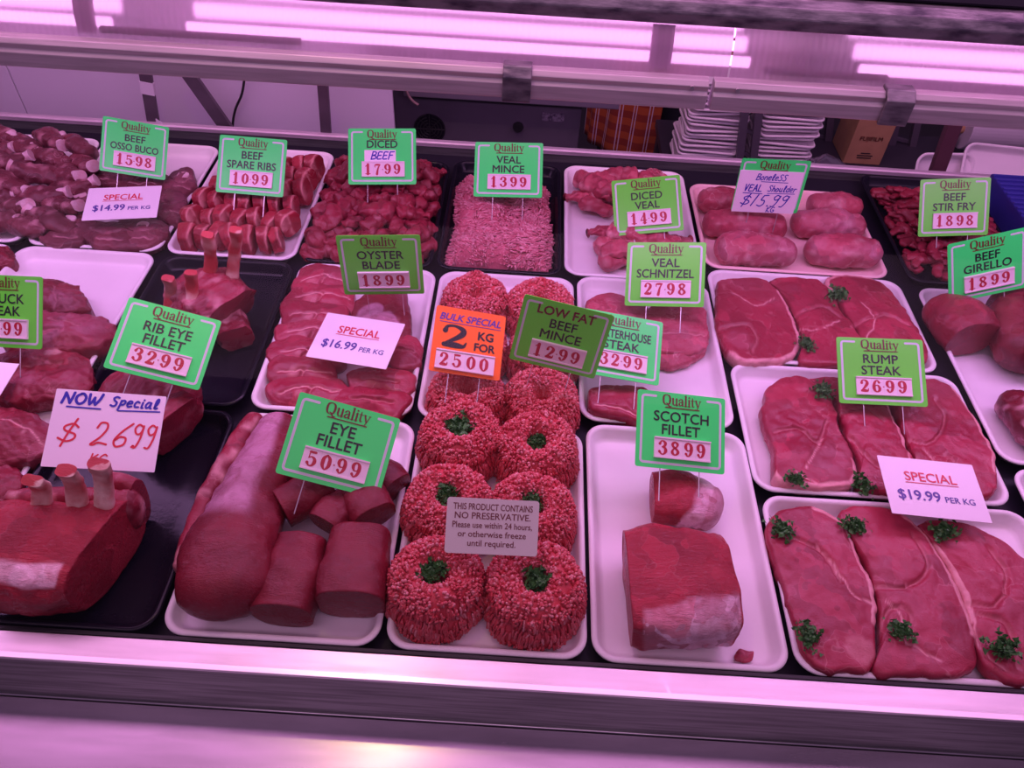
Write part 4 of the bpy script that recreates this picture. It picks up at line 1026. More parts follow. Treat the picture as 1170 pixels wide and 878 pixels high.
strips = [local_loft('stir_fry_strip', .046, .0115, .0065, lean, 120 + i, N=14, M=16, power=2.3, amp=.004, freq=50, ends=('round', 'round'), streak=.35) for i in range(7)]
sp = []
for lay, (z, x0, x1, y0, y1, n_) in enumerate([(-.010, .865, 1.085, 1.355, 1.69, 85), (.002, .870, 1.08, 1.36, 1.68, 80), (.014, .885, 1.07, 1.385, 1.67, 65), (.026, .90, 1.05, 1.41, 1.65, 50), (.036, .92, 1.03, 1.45, 1.61, 24)]):
    for i in range(n_):
        x = rs.uniform(x0, x1); y = rs.uniform(y0, y1)
        sp.append((x, y, z + rs.uniform(-.002, .004), rs.gauss(0, .55) + (PI / 2 if rs.random() < .15 else 0), rs.uniform(-.3, .3), rs.uniform(-.2, .2), rs.uniform(.8, 1.15)))
heap('stir_fry_strip', strips, sp, 'thin red strip of stir fry beef in the black tray', 'meat strip', 'strips of stir fry beef')

vd = [local_loft('diced_veal_piece', .060, .020, .014, veal_m, 140 + i, N=30, M=24, power=2.6, amp=.011, freq=24, ends=('round', 'round'), streak=.3) for i in range(6)]
sp = []
for (x, y, z) in [(664, 222, 0), (672, 206, 0), (690, 224, 0), (682, 234, 0), (700, 210, .0), (716, 204, 0), (736, 206, 0), (722, 216, 0), (705, 226, 0), (742, 214, 0), (690, 206, .022), (708, 200, .026), (728, 202, .024), (682, 214, .022), (745, 204, .018), (700, 216, .026)]:
    p = at(x, y, z + .005); sp.append((p[0], p[1], z, rs.uniform(-.9, .9), rs.uniform(-.3, .3), rs.uniform(-.2, .2), rs.uniform(.9, 1.15)))
heap('diced_veal_piece', vd, sp, 'piece of diced veal in the back pile of the white tray', 'diced meat', 'diced veal in the back pile'); sp = []
for (x, y, z) in [(690, 262, 0), (700, 280, 0), (705, 294, 0), (725, 292, 0), (730, 275, 0), (750, 280, 0), (770, 276, 0), (715, 268, .02), (735, 270, .02), (755, 272, .02), (708, 285, .02), (745, 290, 0), (775, 284, -.004)]:
    p = at(x, y, z + .005); sp.append((p[0], p[1], z, rs.uniform(-.5, .5), rs.uniform(-.3, .3), rs.uniform(-.2, .2), rs.uniform(.9, 1.15)))
heap('diced_veal_piece', vd, sp, 'piece of diced veal in the front pile of the white tray', 'diced meat', 'diced veal in the front pile')

# spare ribs: short thick slices with a fat seam and a bone stub
def rib_mesh(seed):
    V, F, A = loft_arrays([(-.013, 0, 0), (0, .002, 0), (.013, 0, 0)], [(.024, .025), (.026, .027), (.024, .025)], N=40, M=14, power=3.0, amp=.0035, freq=35, seed=seed, ends=('flat', 'flat'))
    yy = V[:, 1] + .006 * fbm(V, 40, seed, 2)
    A['fat'] = np.maximum(np.exp(-((V[:, 0] - .0095) / .0022) ** 2) * (V[:, 2] > -.005), .9 * np.exp(-((yy + .004) / .0022) ** 2) * (seed % 2))
    A['cut'] = np.clip(-(V[:, 1] + .012) / .004, 0, 1) * .8
    return new_mesh('spare_rib', V, F, rib_m, A)
rm = [rib_mesh(160 + i) for i in range(6)]; sp = []
for row, (y, x0, x1, z, n_) in enumerate([(1.315, -.700, -.515, .008, 7), (1.372, -.708, -.508, .012, 7), (1.430, -.700, -.515, .014, 7), (1.490, -.690, -.505, .012, 6), (1.548, -.665, -.505, .010, 5), (1.60, -.60, -.50, .008, 4)]):
    for i in range(n_):
        x = x0 + (x1 - x0) * i / (n_ - 1)
        sp.append((x + rs.uniform(-.004, .004), y + rs.uniform(-.007, .007), z + rs.uniform(-.003, .005), rs.gauss(0, .22), rs.uniform(-.15, .15), rs.uniform(-.35, .1), rs.uniform(.95, 1.12)))
heap('spare_rib', rm, sp, 'chunky beef spare rib slice with a white fat seam', 'spare rib', 'spare ribs packed in rows')
bt = [at(255, 292, .01)]

# osso buco slices
osl = [(112, 196, 26, 14, .014, 0, 'osso buco slice at the back left, under the sign'), (160, 203, 34, 12, .010, 0, 'osso buco slice at the back middle, mostly behind the sign'), (206, 205, 19, 15, .014, -20, 'long dark osso buco slice at the back right'),
       (88, 228, 22, 17, .014, 0, 'osso buco slice left of the white special card'), (150, 228, 38, 16, .004, 0, 'osso buco slice hidden under the special card'), (196, 230, 18, 21, .014, 10, 'osso buco slice right of the white special card'),
       (72, 260, 30, 19, .014, 0, 'front left osso buco slice with a round bone'), (122, 264, 32, 16, .014, 0, 'osso buco slice in the middle of the front row'), (160, 262, 30, 18, .012, 0, 'front right osso buco slice below the card')]
for i, (x, y, rx, ry, z, rot, lb) in enumerate(osl):
    e = empty('osso_buco_slice', tuple(at(x, y, FL))); tag(e, lb, 'meat slice')
    slab('shank_meat', blob_px(x, y, rx, ry, rot, i + 70), zt=z, th=.032, dome=.006, seed=80 + i, mat=osso_m, parent=e, N=90, K=18, seams=[[(x - rx * .6, y - 3), (x, y + 3), (x + rx * .6, y - 2)]], fatseams=[[(x - rx * .4, y + ry * .5), (x + rx * .5, y + ry * .55)]], amp=.002)
    if i in (3, 6, 2, 8):
        q = at(x + (8 if i == 6 else 4), y + (-9 if i == 6 else -4), z)
        g = loft('marrow_bone', [q + [0, 0, -.02], q + [0, 0, .0035]], [(.014, .013), (.013, .012)], bone_pale, e, N=24, M=8, up=(0, 1, 0), ends=('flat', 'flat'), amp=.0015)
# pile of bony pieces
rs2 = random.Random(19)
pile = [(-5, 255, 0), (30, 262, 0), (60, 258, 0), (72, 240, 0), (20, 240, .004), (-10, 232, 0), (50, 228, .01), (85, 222, .0), (15, 215, .014), (-15, 205, .012), (45, 203, .020), (78, 202, .014), (10, 192, .024), (98, 192, .01), (60, 184, .024), (-8, 180, .024), (30, 172, .030), (88, 172, .022), (62, 164, .028), (8, 160, .034)]
names = ['in the front row', 'near the front', 'in the middle of the pile', 'high in the pile', 'at the back of the pile']
mb = [local_loft('shank_meat', .085, .024, .020, osso_m, 200 + i, N=30, M=24, amp=.008, freq=26, streak=.6) for i in range(5)]
def bone_local(seed):
    V, F, A = loft_arrays([(.025, 0, .004), (.045, 0, .006), (.058, 0, .008)], [(.011, .010), (.012, .011), (.015, .013)], N=20, M=10, ends=('round', 'flat'), amp=.002, seed=seed); return new_mesh('bone', V, F, bone_pale, A)
bb = [bone_local(1), bone_local(2)]
for i, (x, y, z) in enumerate(pile):
    p = at(x, y, z + .005); e = empty('bone_in_shank', (p[0], p[1], z + .012), (rs2.uniform(-.2, .2), rs2.uniform(-.35, .1), rs2.uniform(-.7, .5) + (PI if rs2.random() < .3 else 0)))
    tag(e, 'brownish bone-in shank piece in the pile at the back left corner', 'meat piece', 'bony pieces piled in the back left tray')
    mesh_obj('shank_meat', mb[i % 5], e); mesh_obj('bone', bb[i % 2], e)

# ================================================================== MINCE
def ring_profile():
    return catmull(np.array([(.004, .036), (.011, .040), (.017, .052), (.024, .066), (.036, .073), (.050, .068), (.060, .057), (.063, .049), (.060, .042), (.067, .033), (.070, .016), (.068, .004), (.062, -.0)]), 60)
def ring_mesh(seed, name='mince_ring'):
    rg = np.random.default_rng(seed); pr = ring_profile()
    N = 72; th = np.linspace(0, 2 * PI, N, endpoint=False)
    def warp(V):
        a = np.arctan2(V[:, 1], V[:, 0]); r = np.hypot(V[:, 0], V[:, 1])
        q = np.c_[np.cos(a), np.sin(a), np.full(len(a), seed)]
        k = 1 + .05 * vnoise(q, 1.6, seed) + .03 * vnoise(q, 4, seed)
        z = V[:, 2] * (1 + .08 * vnoise(q, 1.9, seed + 3)) 
        return np.c_[V[:, 0] * k, V[:, 1] * k, z]
    V = np.concatenate([np.c_[np.cos(th) * (r - .0015), np.sin(th) * (r - .0015), np.full(N, z - .0015)] for r, z in pr])
    F = [(i * N + k, i * N + (k + 1) % N, (i + 1) * N + (k + 1) % N, (i + 1) * N + k) for i in range(len(pr) - 1) for k in range(N)]
    F += [tuple(range(N))[::-1], tuple((len(pr) - 1) * N + k for k in range(N))]
    F = [f[::-1] for f in F]
    nV = len(V)
    # strands
    T = np.gradient(pr, axis=0); sl = np.linalg.norm(T, axis=1); T /= sl[:, None]
    w = pr[:, 0] * sl; cdf = np.cumsum(w); cdf /= cdf[-1]
    Vs, Fs, ts = [V], list(F), [np.full(nV, 0.)]
    def emit(n, lo, hi, kind):
        u = rg.uniform(lo, hi, n); i = np.clip(np.searchsorted(cdf, u), 0, len(pr) - 1); a = rg.uniform(0, 2 * PI, n)
        r, z = pr[i, 0], pr[i, 1]; t = T[i]
        C = np.c_[r * np.cos(a), r * np.sin(a), z]
        mer = np.c_[t[:, 0] * np.cos(a), t[:, 0] * np.sin(a), t[:, 1]]; nor = np.c_[-t[:, 1] * np.cos(a), -t[:, 1] * np.sin(a), t[:, 0]] * 1
        nor = np.where((nor[:, 2:3] < -.2), nor, nor)
        if kind == 'bead': D = nor + rg.normal(0, .35, (n, 3)); L = rg.uniform(.002, .006, n); R = rg.uniform(.0018, .0025, n)
        else: D = mer + rg.normal(0, .10, (n, 3)); L = rg.uniform(.008, .015, n); R = rg.uniform(.0015, .0021, n)
        v, f = capsules(C, D, L, R, 5, bend=rg.normal(0, .0012, n) if kind != 'bead' else None)
        off = sum(len(x) for x in Vs); Vs.append(v); Fs.extend([tuple(q + off for q in ff) for ff in f])
        ts.append(np.repeat(np.clip(rg.normal(.32 if kind == 'bead' else .12, .25, n), 0, 1), 25))
    iz = np.searchsorted(pr[:, 0], .017); 
    k_top = cdf[25]; k_in = cdf[12]
    emit(90, 0, k_in, 'str')
    emit(850, k_in * .8, cdf[30], 'bead')
    emit(900, cdf[28], .97, 'str')
    V = warp(np.concatenate(Vs)); tone = np.concatenate(ts)
    return new_mesh(name, V, Fs, mince_m, {'tone': tone, 'fat': (tone > .55) * .5, 'cut': np.zeros(len(V))})
rings = [ring_mesh(s_) for s_ in (3, 8, 14)]
ringpos = [((526, 495), 'back left ring of the front mince tray with a large parsley tuft', 0, 1.0), ((613, 508), 'back right ring of the front mince tray with a small sprig down in its hole', 1, .98), ((513, 572), 'middle left mince ring just left of the preservative notice', 2, .98),
           ((609, 582), 'middle right mince ring behind the preservative notice corner', 0, .98), ((498, 660), 'front left mince ring, the leftmost of the front pair', 1, 1.0), ((611, 667), 'front right mince ring with parsley in the middle', 2, 1.02)]
k0 = .064
for i, ((x, y), lb, v, s_) in enumerate(ringpos):
    p = at(x, y, .040); o = mesh_obj('mince_ring', rings[v], None, (p[0], p[1], FL)); o.rotation_euler.z = i * 1.3; o.scale = (1.03 * s_, 1.03 * s_, 1.14)
    tag(o, lb, 'mince ring')
for i, ((x, y), lb, v, z) in enumerate([((543, 338), 'plain mince ring at the back left above the orange bulk sign', 1, 1.), ((618, 345), 'plain mince ring at the back right above the dark green low fat sign', 2, 1.), ((540, 388), 'plain mince ring hidden behind the orange bulk sign', 0, 1.), ((622, 396), 'plain mince ring hidden behind the low fat sign', 1, 1.),
        ((534, 446), 'plain mince ring below the orange bulk sign', 2, 1.), ((620, 452), 'plain mince ring below the low fat sign', 0, 1.)]):
    p = at(x, y, .040); o = mesh_obj('mince_ring', rings[v], None, (p[0], p[1], FL)); o.rotation_euler.z = i * 2.1; o.scale = (.99, .99, 1.08)
    tag(o, lb, 'mince ring')
# veal mince block, nobody could count its strands
rg = np.random.default_rng(77); n = 5200
x0, x1, y0, y1 = -.150, .060, 1.305, 1.610
def vm_h(x, y):
    u = np.abs((x - (x0 + x1) / 2) / ((x1 - x0) / 2)); v = np.abs((y - (y0 + y1) / 2) / ((y1 - y0) / 2))
    q = np.c_[x, y, 0 * x]
    return -.019 + (.060 * (1 - np.clip(u, 0, 1) ** 5) ** .6 * (1 - np.clip(v, 0, 1) ** 6) ** .6) * (1 + .22 * fbm(q, 16, 5, 3))
X = np.linspace(x0, x1, 50); Y = np.linspace(y0, y1, 70); GX, GY = np.meshgrid(X, Y); H = vm_h(GX.ravel(), GY.ravel()) - .002
V = np.c_[GX.ravel(), GY.ravel(), H]; F = [(j * 50 + i, j * 50 + i + 1, (j + 1) * 50 + i + 1, (j + 1) * 50 + i) for j in range(69) for i in range(49)]
wx = rg.uniform(x0 + .001, x1 - .001, n); wy = rg.uniform(y0 + .001, y1 - .001, n); m_ = n // 3
wx[:m_ // 2] = np.where(rg.random(m_ // 2) < .5, x0 + .006 * rg.random(m_ // 2) ** 1, x1 - .006 * rg.random(m_ // 2)); wy[m_ // 2:m_] = y0 + .008 * rg.random(m_ - m_ // 2)
hz = vm_h(wx, wy); hz[:m_] = rg.uniform(-.016, hz[:m_].clip(-.015, .04) + .001)
wx = wx + .007 * vnoise(np.c_[wy, wy * 0, wy * 0], 26, 4) + (wx - (x0 + x1) / 2) * .05 * vnoise(np.c_[wy, wy * 0, wy * 0], 9, 8); wy = wy + .008 * vnoise(np.c_[wx, wx * 0, wx * 0], 24, 6)
C = np.c_[wx, wy, hz]; ang = 2.0 * fbm(C * [1, 1, 0], 30, 3, 2) + rg.normal(0, .25, n) ; D = np.c_[np.cos(ang), np.sin(ang), rg.normal(0, .15, n)]
D[m_ // 2:m_] = np.c_[rg.normal(0, .4, m_ - m_ // 2), rg.normal(0, .3, m_ - m_ // 2), np.ones(m_ - m_ // 2)]
v, f = capsules(C, D, rg.uniform(.008, .022, n), rg.uniform(.0013, .0019, n), 5, bend=rg.normal(0, .002, n))
tone = np.r_[np.zeros(len(V)), np.repeat(np.clip(rg.normal(.3, .3, n), 0, 1), 25)]
o = put('veal_mince', np.vstack([V, v]), F + [tuple(q + len(V) for q in ff) for ff in f], vmince_m, None, {'tone': tone, 'fat': tone * 0, 'cut': tone * 0})
tag(o, 'pale pink block of veal mince strands in the black tray', 'mince', kind='stuff')

# ================================================================== PARSLEY
def parsley_mesh(seed):
    rg = np.random.default_rng(seed); V, F = [], []; n = 150
    for i in range(n):
        c = rg.normal(0, 1, 3) * np.array([.0075, .0060, .0035]) + [0, 0, .006]; R = rg.uniform(.0022, .0042)
        a = rg.normal(0, 1, 3); a /= np.linalg.norm(a); b = np.cross(a, rg.normal(0, 1, 3)); b /= np.linalg.norm(b); c2 = np.cross(a, b); o = len(V)
        V.append(c)
        m = 7
        for k in range(m):
            t = 2 * PI * k / m; rr = R * (1.15 if k % 2 else .65); V.append(c + rr * (a * math.cos(t) + b * math.sin(t)) + c2 * R * rg.uniform(-.45, .45))
        F += [(o, o + 1 + k, o + 1 + (k + 1) % m) for k in range(m)]
    V = np.array(V); V[:, 2] = np.maximum(V[:, 2], .0002)
    return new_mesh('leaves', V, F, parsley_m, None, False)
def stem_mesh():
    g = Geo().tube(catmull(np.array([(0, 0, .004), (.006, -.003, .004), (.014, -.005, .0012)]), 6), .0007, 6)
    return new_mesh('stem', np.concatenate(g.V), g.F, parsley_m)
pm = [parsley_mesh(1), parsley_mesh(2), parsley_mesh(3)]; stm = stem_mesh()
def parsley(x, y, z, s_, label, rz=0., i=0):
    p = at(x, y, z + .004); e = empty('parsley_sprig', (p[0], p[1], z), (0, 0, rz)); e.scale = (s_, s_, s_); tag(e, label, 'parsley')
    mesh_obj('leaves', pm[i % 3], e); mesh_obj('stem', stm, e)
for i, (x, y, z, s_, lb) in enumerate([(524, 492, .044, 1.7, 'large parsley tuft on the back left mince ring'), (613, 504, .036, 1.15, 'small parsley sprig in the back right mince ring'), (510, 566, .040, 1.4, 'parsley sprig in the mince ring left of the notice'),
        (605, 570, .040, 1.5, 'parsley sprig in the mince ring at the upper right corner of the notice'), (492, 655, .040, 1.5, 'parsley sprig in the front left mince ring'), (613, 664, .042, 1.5, 'parsley sprig in the front right mince ring'),
        (893, 606, .013, 1.15, 'parsley sprig at the upper left of the leftmost round steak'), (976, 601, .013, 1.15, 'parsley sprig at the top of the middle round steak'), (1077, 609, .013, 1.25, 'parsley sprig right under the 19.99 special card'),
        (923, 726, .013, 1.15, 'parsley sprig at the lower left of the leftmost round steak'), (1028, 721, .013, 1.1, 'parsley sprig at the lower end of the middle round steak'), (1146, 741, .014, 1.35, 'parsley sprig at the far right of the front tray'),
        (940, 447, .012, 1.2, 'parsley sprig at the top left of the rump price sign'), (985, 555, .000, 1.25, 'parsley sprig at the front rim of the rump tray'), (908, 548, .010, 1., 'parsley tip at the lower left of the rump tray'),
        (957, 337, .013, 1.3, 'parsley sprig at the back of the topside steaks'), (921, 393, .012, 1.1, 'parsley sprig between the left and middle topside steaks')]):
    parsley(x, y, z, s_, lb, i * .9, i)

# ================================================================== SIGNS
price_sign('osso', ['BEEF', 'OSSO BUCO'], '1598', 'green price sign reading beef osso buco 15 98')
price_sign('ribs', ['BEEF', 'SPARE RIBS'], '1099', 'green price sign reading beef spare ribs 10 99')
root, w, h = price_sign('dicedb', ['DICED'], '1799', 'green price sign reading diced beef 17.99 with a white patch')
g = Geo().box(-.26 * w, .20 * w, -.0020, -.0007, .41 * h, .61 * h); g.local('patch', label_white, root)
G = Geo(); hw_text('BEEF', -.17 * w, .445 * h, .135 * h, .018 * w, G, slant=.2, k=1.15); ink(G, 'patch_lettering', blue_ink, root, .0023)
price_sign('vmince', ['VEAL', 'MINCE'], '1399', 'green price sign reading veal mince 13 99', dot=False)
price_sign('dveal', ['DICED', 'VEAL'], '1499', 'green price sign reading diced veal 14 99')
price_sign('stir', ['BEEF', 'STIR FRY'], '1898', 'green price sign reading beef stir fry 18 98', dot=False)
price_sign('girello', ['BEEF', 'GIRELLO'], '1899', 'green price sign reading beef girello 18 99 at the right edge', dot=False)
price_sign('oyster', ['OYSTER', 'BLADE'], '1899', 'dark green price sign reading oyster blade 18 99', dot=False)
price_sign('schn', ['VEAL', 'SCHNITZEL'], '2798', 'green price sign reading veal schnitzel 27.98')
price_sign('porter', ['PORTERHOUSE', 'STEAK'], '3299', 'green price sign for porterhouse steak, half hidden behind the low fat sign')
price_sign('lowfat', ['BEEF', 'MINCE'], '1299', 'dark green price sign reading low fat beef mince 12.99', head='LOW FAT')
price_sign('ribeye', ['RIB EYE', 'FILLET'], '3299', 'green price sign reading rib eye fillet 32.99')
price_sign('eye', ['EYE', 'FILLET'], '5099', 'large green price sign reading eye fillet 50.99')
price_sign('scotch', ['SCOTCH', 'FILLET'], '3899', 'green price sign reading scotch fillet 38 99', dot=False)
price_sign('rump', ['RUMP', 'STEAK'], '2699', 'green price sign reading rump steak 26.99')
price_sign('chuck', ['CHUCK', 'STEAK'], '1699', 'green price sign cut off by the left edge, for chuck steak')
# veal shoulder: green sign with a handwritten card over it
root, w, h = price_sign('shoulder', None, '', 'handwritten boneless veal shoulder sign, white card over green', strip=False)
g = Geo().box(-.49 * w, .44 * w, -.0022, -.0008, -.01 * h, .79 * h); g.local('patch', label_white, root)
G = Geo(); k = .0135 * w
x = hw_text('Boneless', -.24 * w, .62 * h, .115 * h, k, G, slant=.2); ribbon(G, [(-.15 * w, .59 * h, k * .8), (.24 * w, .585 * h, k * .8)], smooth=False)
hw_text('VEAL', -.38 * w, .40 * h, .13 * h, k * 1.2, G, slant=.15); ribbon(G, [(-.38 * w, .365 * h, k), (-.1 * w, .36 * h, k)], smooth=False)
hw_text('Shoulder', -.03 * w, .41 * h, .115 * h, k, G, slant=.2, k=.95); ribbon(G, [(-.02 * w, .37 * h, k * .8), (.38 * w, .38 * h, k * .8)], smooth=False)
hw_text('$15.99', -.40 * w, .12 * h, .22 * h, k * 1.3, G, slant=.2, k=1.1); hw_text('KG', .02 * w, .01 * h, .10 * h, k, G, k=1.1)
ink(G, 'handwriting', blue_ink, root, .0025)
special_card('s14', '$14.99', 'white special card reading 14.99 per kg on the osso buco')
special_card('s16', '$16.99', 'white special card reading 16.99 per kg on the oyster blade')
special_card('s19', '$19.99', 'white special card reading 19.99 per kg on the rump steaks')
# handwritten NOW special card
root, w, h = root_at('now', 'special_card'); tag(root, 'large handwritten white card reading now special 26.99', 'price card')
V, F = card_mesh(w, h, .001, .0015); mesh_obj('card', new_mesh('card', V, F, label_white, None, False), root)
G = Geo(); hw_text('NOW', -.44 * w, .82 * h, .135 * h, .026 * w, G, slant=.1, k=1.45); ribbon(G, [(-.38 * w, .775 * h, .016 * w), (-.08 * w, .77 * h, .016 * w)], smooth=False)
hw_text('special', .0 * w, .82 * h, .125 * h, .020 * w, G, slant=.15, k=1.2); ribbon(G, [(.08 * w, .765 * h, .014 * w), (.46 * w, .785 * h, .014 * w)], smooth=False)
ink(G, 'heading_handwriting', blue_ink, root)
G = Geo(); hw_text('$', -.42 * w, .30 * h, .30 * h, .020 * w, G, k=1.1); hw_text('26.', -.12 * w, .30 * h, .30 * h, .020 * w, G, k=1.05); hw_text('99', .24 * w, .30 * h, .30 * h, .019 * w, G, slant=.05, k=.8); hw_text('KG', -.1 * w, .05 * h, .14 * h, .015 * w, G, k=1.1)
ink(G, 'price_handwriting', red_ink, root)
# bulk special
root, w, h = root_at('bulk', 'bulk_special_sign'); tag(root, 'orange bulk special sign reading 2 kg for 25.00', 'price sign')
V, F = card_mesh(w, h); mesh_obj('card', new_mesh('card', V, F, orange_card, None, False), root)
G = Geo(); add_text(G, 'BULK SPECIAL', 0, .80 * h, .14 * w, .022, maxw=.90 * w, shear=.25); ribbon(G, [(-.43 * w, .765 * h, .009 * w), (.44 * w, .765 * h, .009 * w)], smooth=False)
ink(G, 'heading_lettering', navy_ink, root)
G = Geo()
for st in DIG['2']: ribbon(G, [((-.40 + p[0] * .62) * w, (.40 + p[1] * .33) * h, p[2] * 1.3 * .33 * w) for p in st])
add_text(G, 'KG', .24 * w, .565 * h, .17 * w, .030, maxw=.30 * w); add_text(G, 'FOR', .24 * w, .395 * h, .16 * w, .030, maxw=.36 * w)
ink(G, 'offer_lettering', black_ink, root)
price_strip(root, w, h, '2500', .07, .90, .05, .34, dot=False); pins(root, w, .05)
# notice
root, w, h = root_at('prod', 'preservative_notice'); tag(root, 'cream notice card about no preservative standing among the mince rings', 'notice')
V, F = card_mesh(w, h); mesh_obj('card', new_mesh('card', V, F, cream_card, None, False), root)
G = Geo()
for i, ln in enumerate(['THIS PRODUCT CONTAINS', 'NO PRESERVATIVE.', 'Please use within 24 hours,', 'or otherwise freeze', 'until required.']):
    add_text(G, ln, 0, (.79 - .162 * i) * h, (.098 if i < 2 else .092) * w, .009, maxw=.86 * w)
ink(G, 'lettering', maroon_ink, root)
# cut-off card at left
p = at(-22, 436, .055); o = Geo().add([at(-70, 408, .06), at(22, 416, .055), at(0, 452, .045), at(-90, 444, .045)] + [q - np.array([0, 0, .001]) for q in (at(-70, 408, .06), at(22, 416, .055), at(0, 452, .045), at(-90, 444, .045))],
    [(0, 3, 2, 1), (4, 5, 6, 7), (0, 1, 5, 4), (1, 2, 6, 5), (2, 3, 7, 6), (3, 0, 4, 7)]).put('special_card', label_white); tag(o, 'plain corner of a white card at the left edge on the chuck steak', 'price card')

# ================================================================== BEHIND THE CASE
def struct(o): o['kind'] = 'structure'; return o
struct(Geo().box(-4.5, 4.5, -2.5, 4.6, -1.0, -.95).put('floor', tile_floor))
struct(Geo().box(-4.5, 4.5, 4.5, 4.6, -.95, 2.0).put('wall_back', dark_wall))
# white sliding panels
def panel(x0p, x1p, Y, label, x0=None):
    a = aty(x0p, 120, Y)[0] if x0 is None else x0; b = aty(x1p, 120, Y)[0]
    o = Geo().box(a, b, Y, Y + .012, -.10, .50).put('white_panel', white_panel); soften(o, .0015); tag(o, label, 'panel'); return o
panel(0, 26, 1.86, 'white plastic back panel at the far left edge', x0=-1.75)
panel(27, 367, 1.86, 'wide white plastic back panel behind osso buco and spare ribs')
panel(374, 449, 1.862, 'narrow white plastic back panel left of the dark machine')
# dark machine
m0, m1 = aty(452, 140, 2.1)[0], aty(662, 150, 2.1)[0]
mc = empty('weighing_machine', ((m0 + m1) / 2, 2.2, -.34)); tag(mc, 'dark grey metal machine with a round fan grille, behind the veal mince', 'machine')
grey_m = simple('machine_grey', (.16, .14, .18), .5, .3, noise=.2, nscale=6)
soften(Geo().box(m0, m1, 2.10, 2.36, -.34, .01).put('housing', grey_m, mc), .004)
soften(Geo().box(aty(462, 100, 2.06)[0], aty(708, 112, 2.06)[0], 2.04, 2.12, -.012, .075).put('top_panel', simple('machine_light', (.30, .27, .34), .4, .5), mc), .003)
c = aty(491, 147, 2.098); g = Geo()
for r in (.045, .036, .027, .018, .009):
    th_ = np.linspace(0, 2 * PI, 33); g.tube(np.c_[c[0] + r * np.cos(th_), np.full(33, c[1] - .003), c[2] + r * np.sin(th_)], .0016, 5)
for a in range(4): d = np.array([math.cos(a * PI / 4), 0, math.sin(a * PI / 4)]) * .045; g.tube([c - d + [0, -.003, 0], c + d + [0, -.003, 0]], .0015, 5)
g.put('fan_grille', black_rubber, mc)
g = Geo(); g.tube([c + [0, .001, 0], c + [0, -.001, 0]], .046, 28); g.put('fan_opening', deck_mat, mc)
c = aty(592, 145, 2.098); Geo().tube([c, c + [0, -.012, 0]], [.016, .012], 18).put('knob', black_rubber, mc)
c = aty(632, 134, 2.098); Geo().box(c[0] - .032, c[0] + .032, 2.096, 2.0995, c[2] - .012, c[2] + .012).put('rating_plate', simple('plate', (.28, .25, .30), .5, col2=(.06, .05, .08), nscale=120), mc)
c = aty(506, 168, 2.098); Geo().box(c[0] - .022, c[0] + .022, 2.096, 2.0995, c[2] - .012, c[2] + .010).put('sticker', simple('sticker', (.25, .27, .22), .5), mc)
cdp = catmull(np.array([aty(462, 96, 2.03), aty(466, 108, 2.03), aty(472, 116, 2.03), aty(478, 120, 2.03)]), 12)
Geo().tube(cdp, .004, 6).put('cable_end', simple('tan_cable', (.35, .22, .22), .5), mc, True)

# service bench
bn = empty('service_bench', (.95, 2.45, -.95)); tag(bn, 'dark work bench behind the case carrying trays and boxes', 'bench')
dk = simple('bench_dark', (.035, .03, .045), .5)
Geo().box(.44, 2.1, 2.12, 2.52, -.30, -.275).put('bench_top', dk, bn)
for x in (.47, 1.25, 2.07):
    for y in (2.15, 2.49): Geo().box(x - .02, x + .02, y - .02, y + .02, -.95, -.30).put('leg', dk, bn)
# wire rack uprights between the stacks
def rack(x0p, x1p, ytop, ybot, Y, label, dx):
    e = empty('rack_frame', tuple(aty((x0p + x1p) / 2, ybot, Y))); tag(e, label, 'rack')
    for xp in (x0p, x1p):
        A, B = aty(xp + dx, ytop, Y), aty(xp, ybot, Y); Geo().bar(A, B, .022, .02, up=(0, 1, 0)).put('upright', simple('rack_grey', (.14, .12, .16), .5, .4), e)
    for t in (.2, .45, .7):
        A = aty(x0p + dx * (1 - t), ytop + (ybot - ytop) * t, Y + .01); B = aty(x1p + dx * (1 - t), ytop + (ybot - ytop) * t + 6, Y + .01)
        Geo().bar(A, B, .01, .01, up=(0, 1, 0)).put('rung', bpy.data.materials['rack_grey'], e)
rack(842, 858, 100, 205, 2.18, 'dark metal rack frame between the two stacks of white trays', 12)
rack(918, 940, 105, 210, 2.45, 'dark metal rack frame right of the second tray stack', 12)
rack(1008, 1032, 110, 215, 2.45, 'grey metal rack frame right of the cardboard box', 22)
# stacks of small white foam trays
V, F = tray_geo(.185, .15, .012, .02, .006, .012, .002); stm_ = new_mesh('foam_tray', V, F, foam)
rs3 = random.Random(3)
def stack(xp, Y, z0, n_, lean_, label, group):
    for i in range(n_):
        z = z0 + i * .0135; c = aty(xp, 160, Y)[0]
        o = mesh_obj('foam_tray', stm_, None, (c + lean_ * i + rs3.uniform(-.007, .007), Y + .07 + rs3.uniform(-.006, .006), z + .012)); o.rotation_euler = (rs3.uniform(-.02, .02) + .02, rs3.uniform(-.05, .05), rs3.uniform(-.1, .1)); o.scale.z = 1.25
        tag(o, label, 'tray', group)
stack(812, 2.2, -.268, 21, .0008, 'small white foam tray stacked just right of the orange apron', 'left stack of empty foam trays')
stack(897, 2.2, -.268, 22, .0006, 'small white foam tray in the stack left of the cardboard box', 'right stack of empty foam trays')
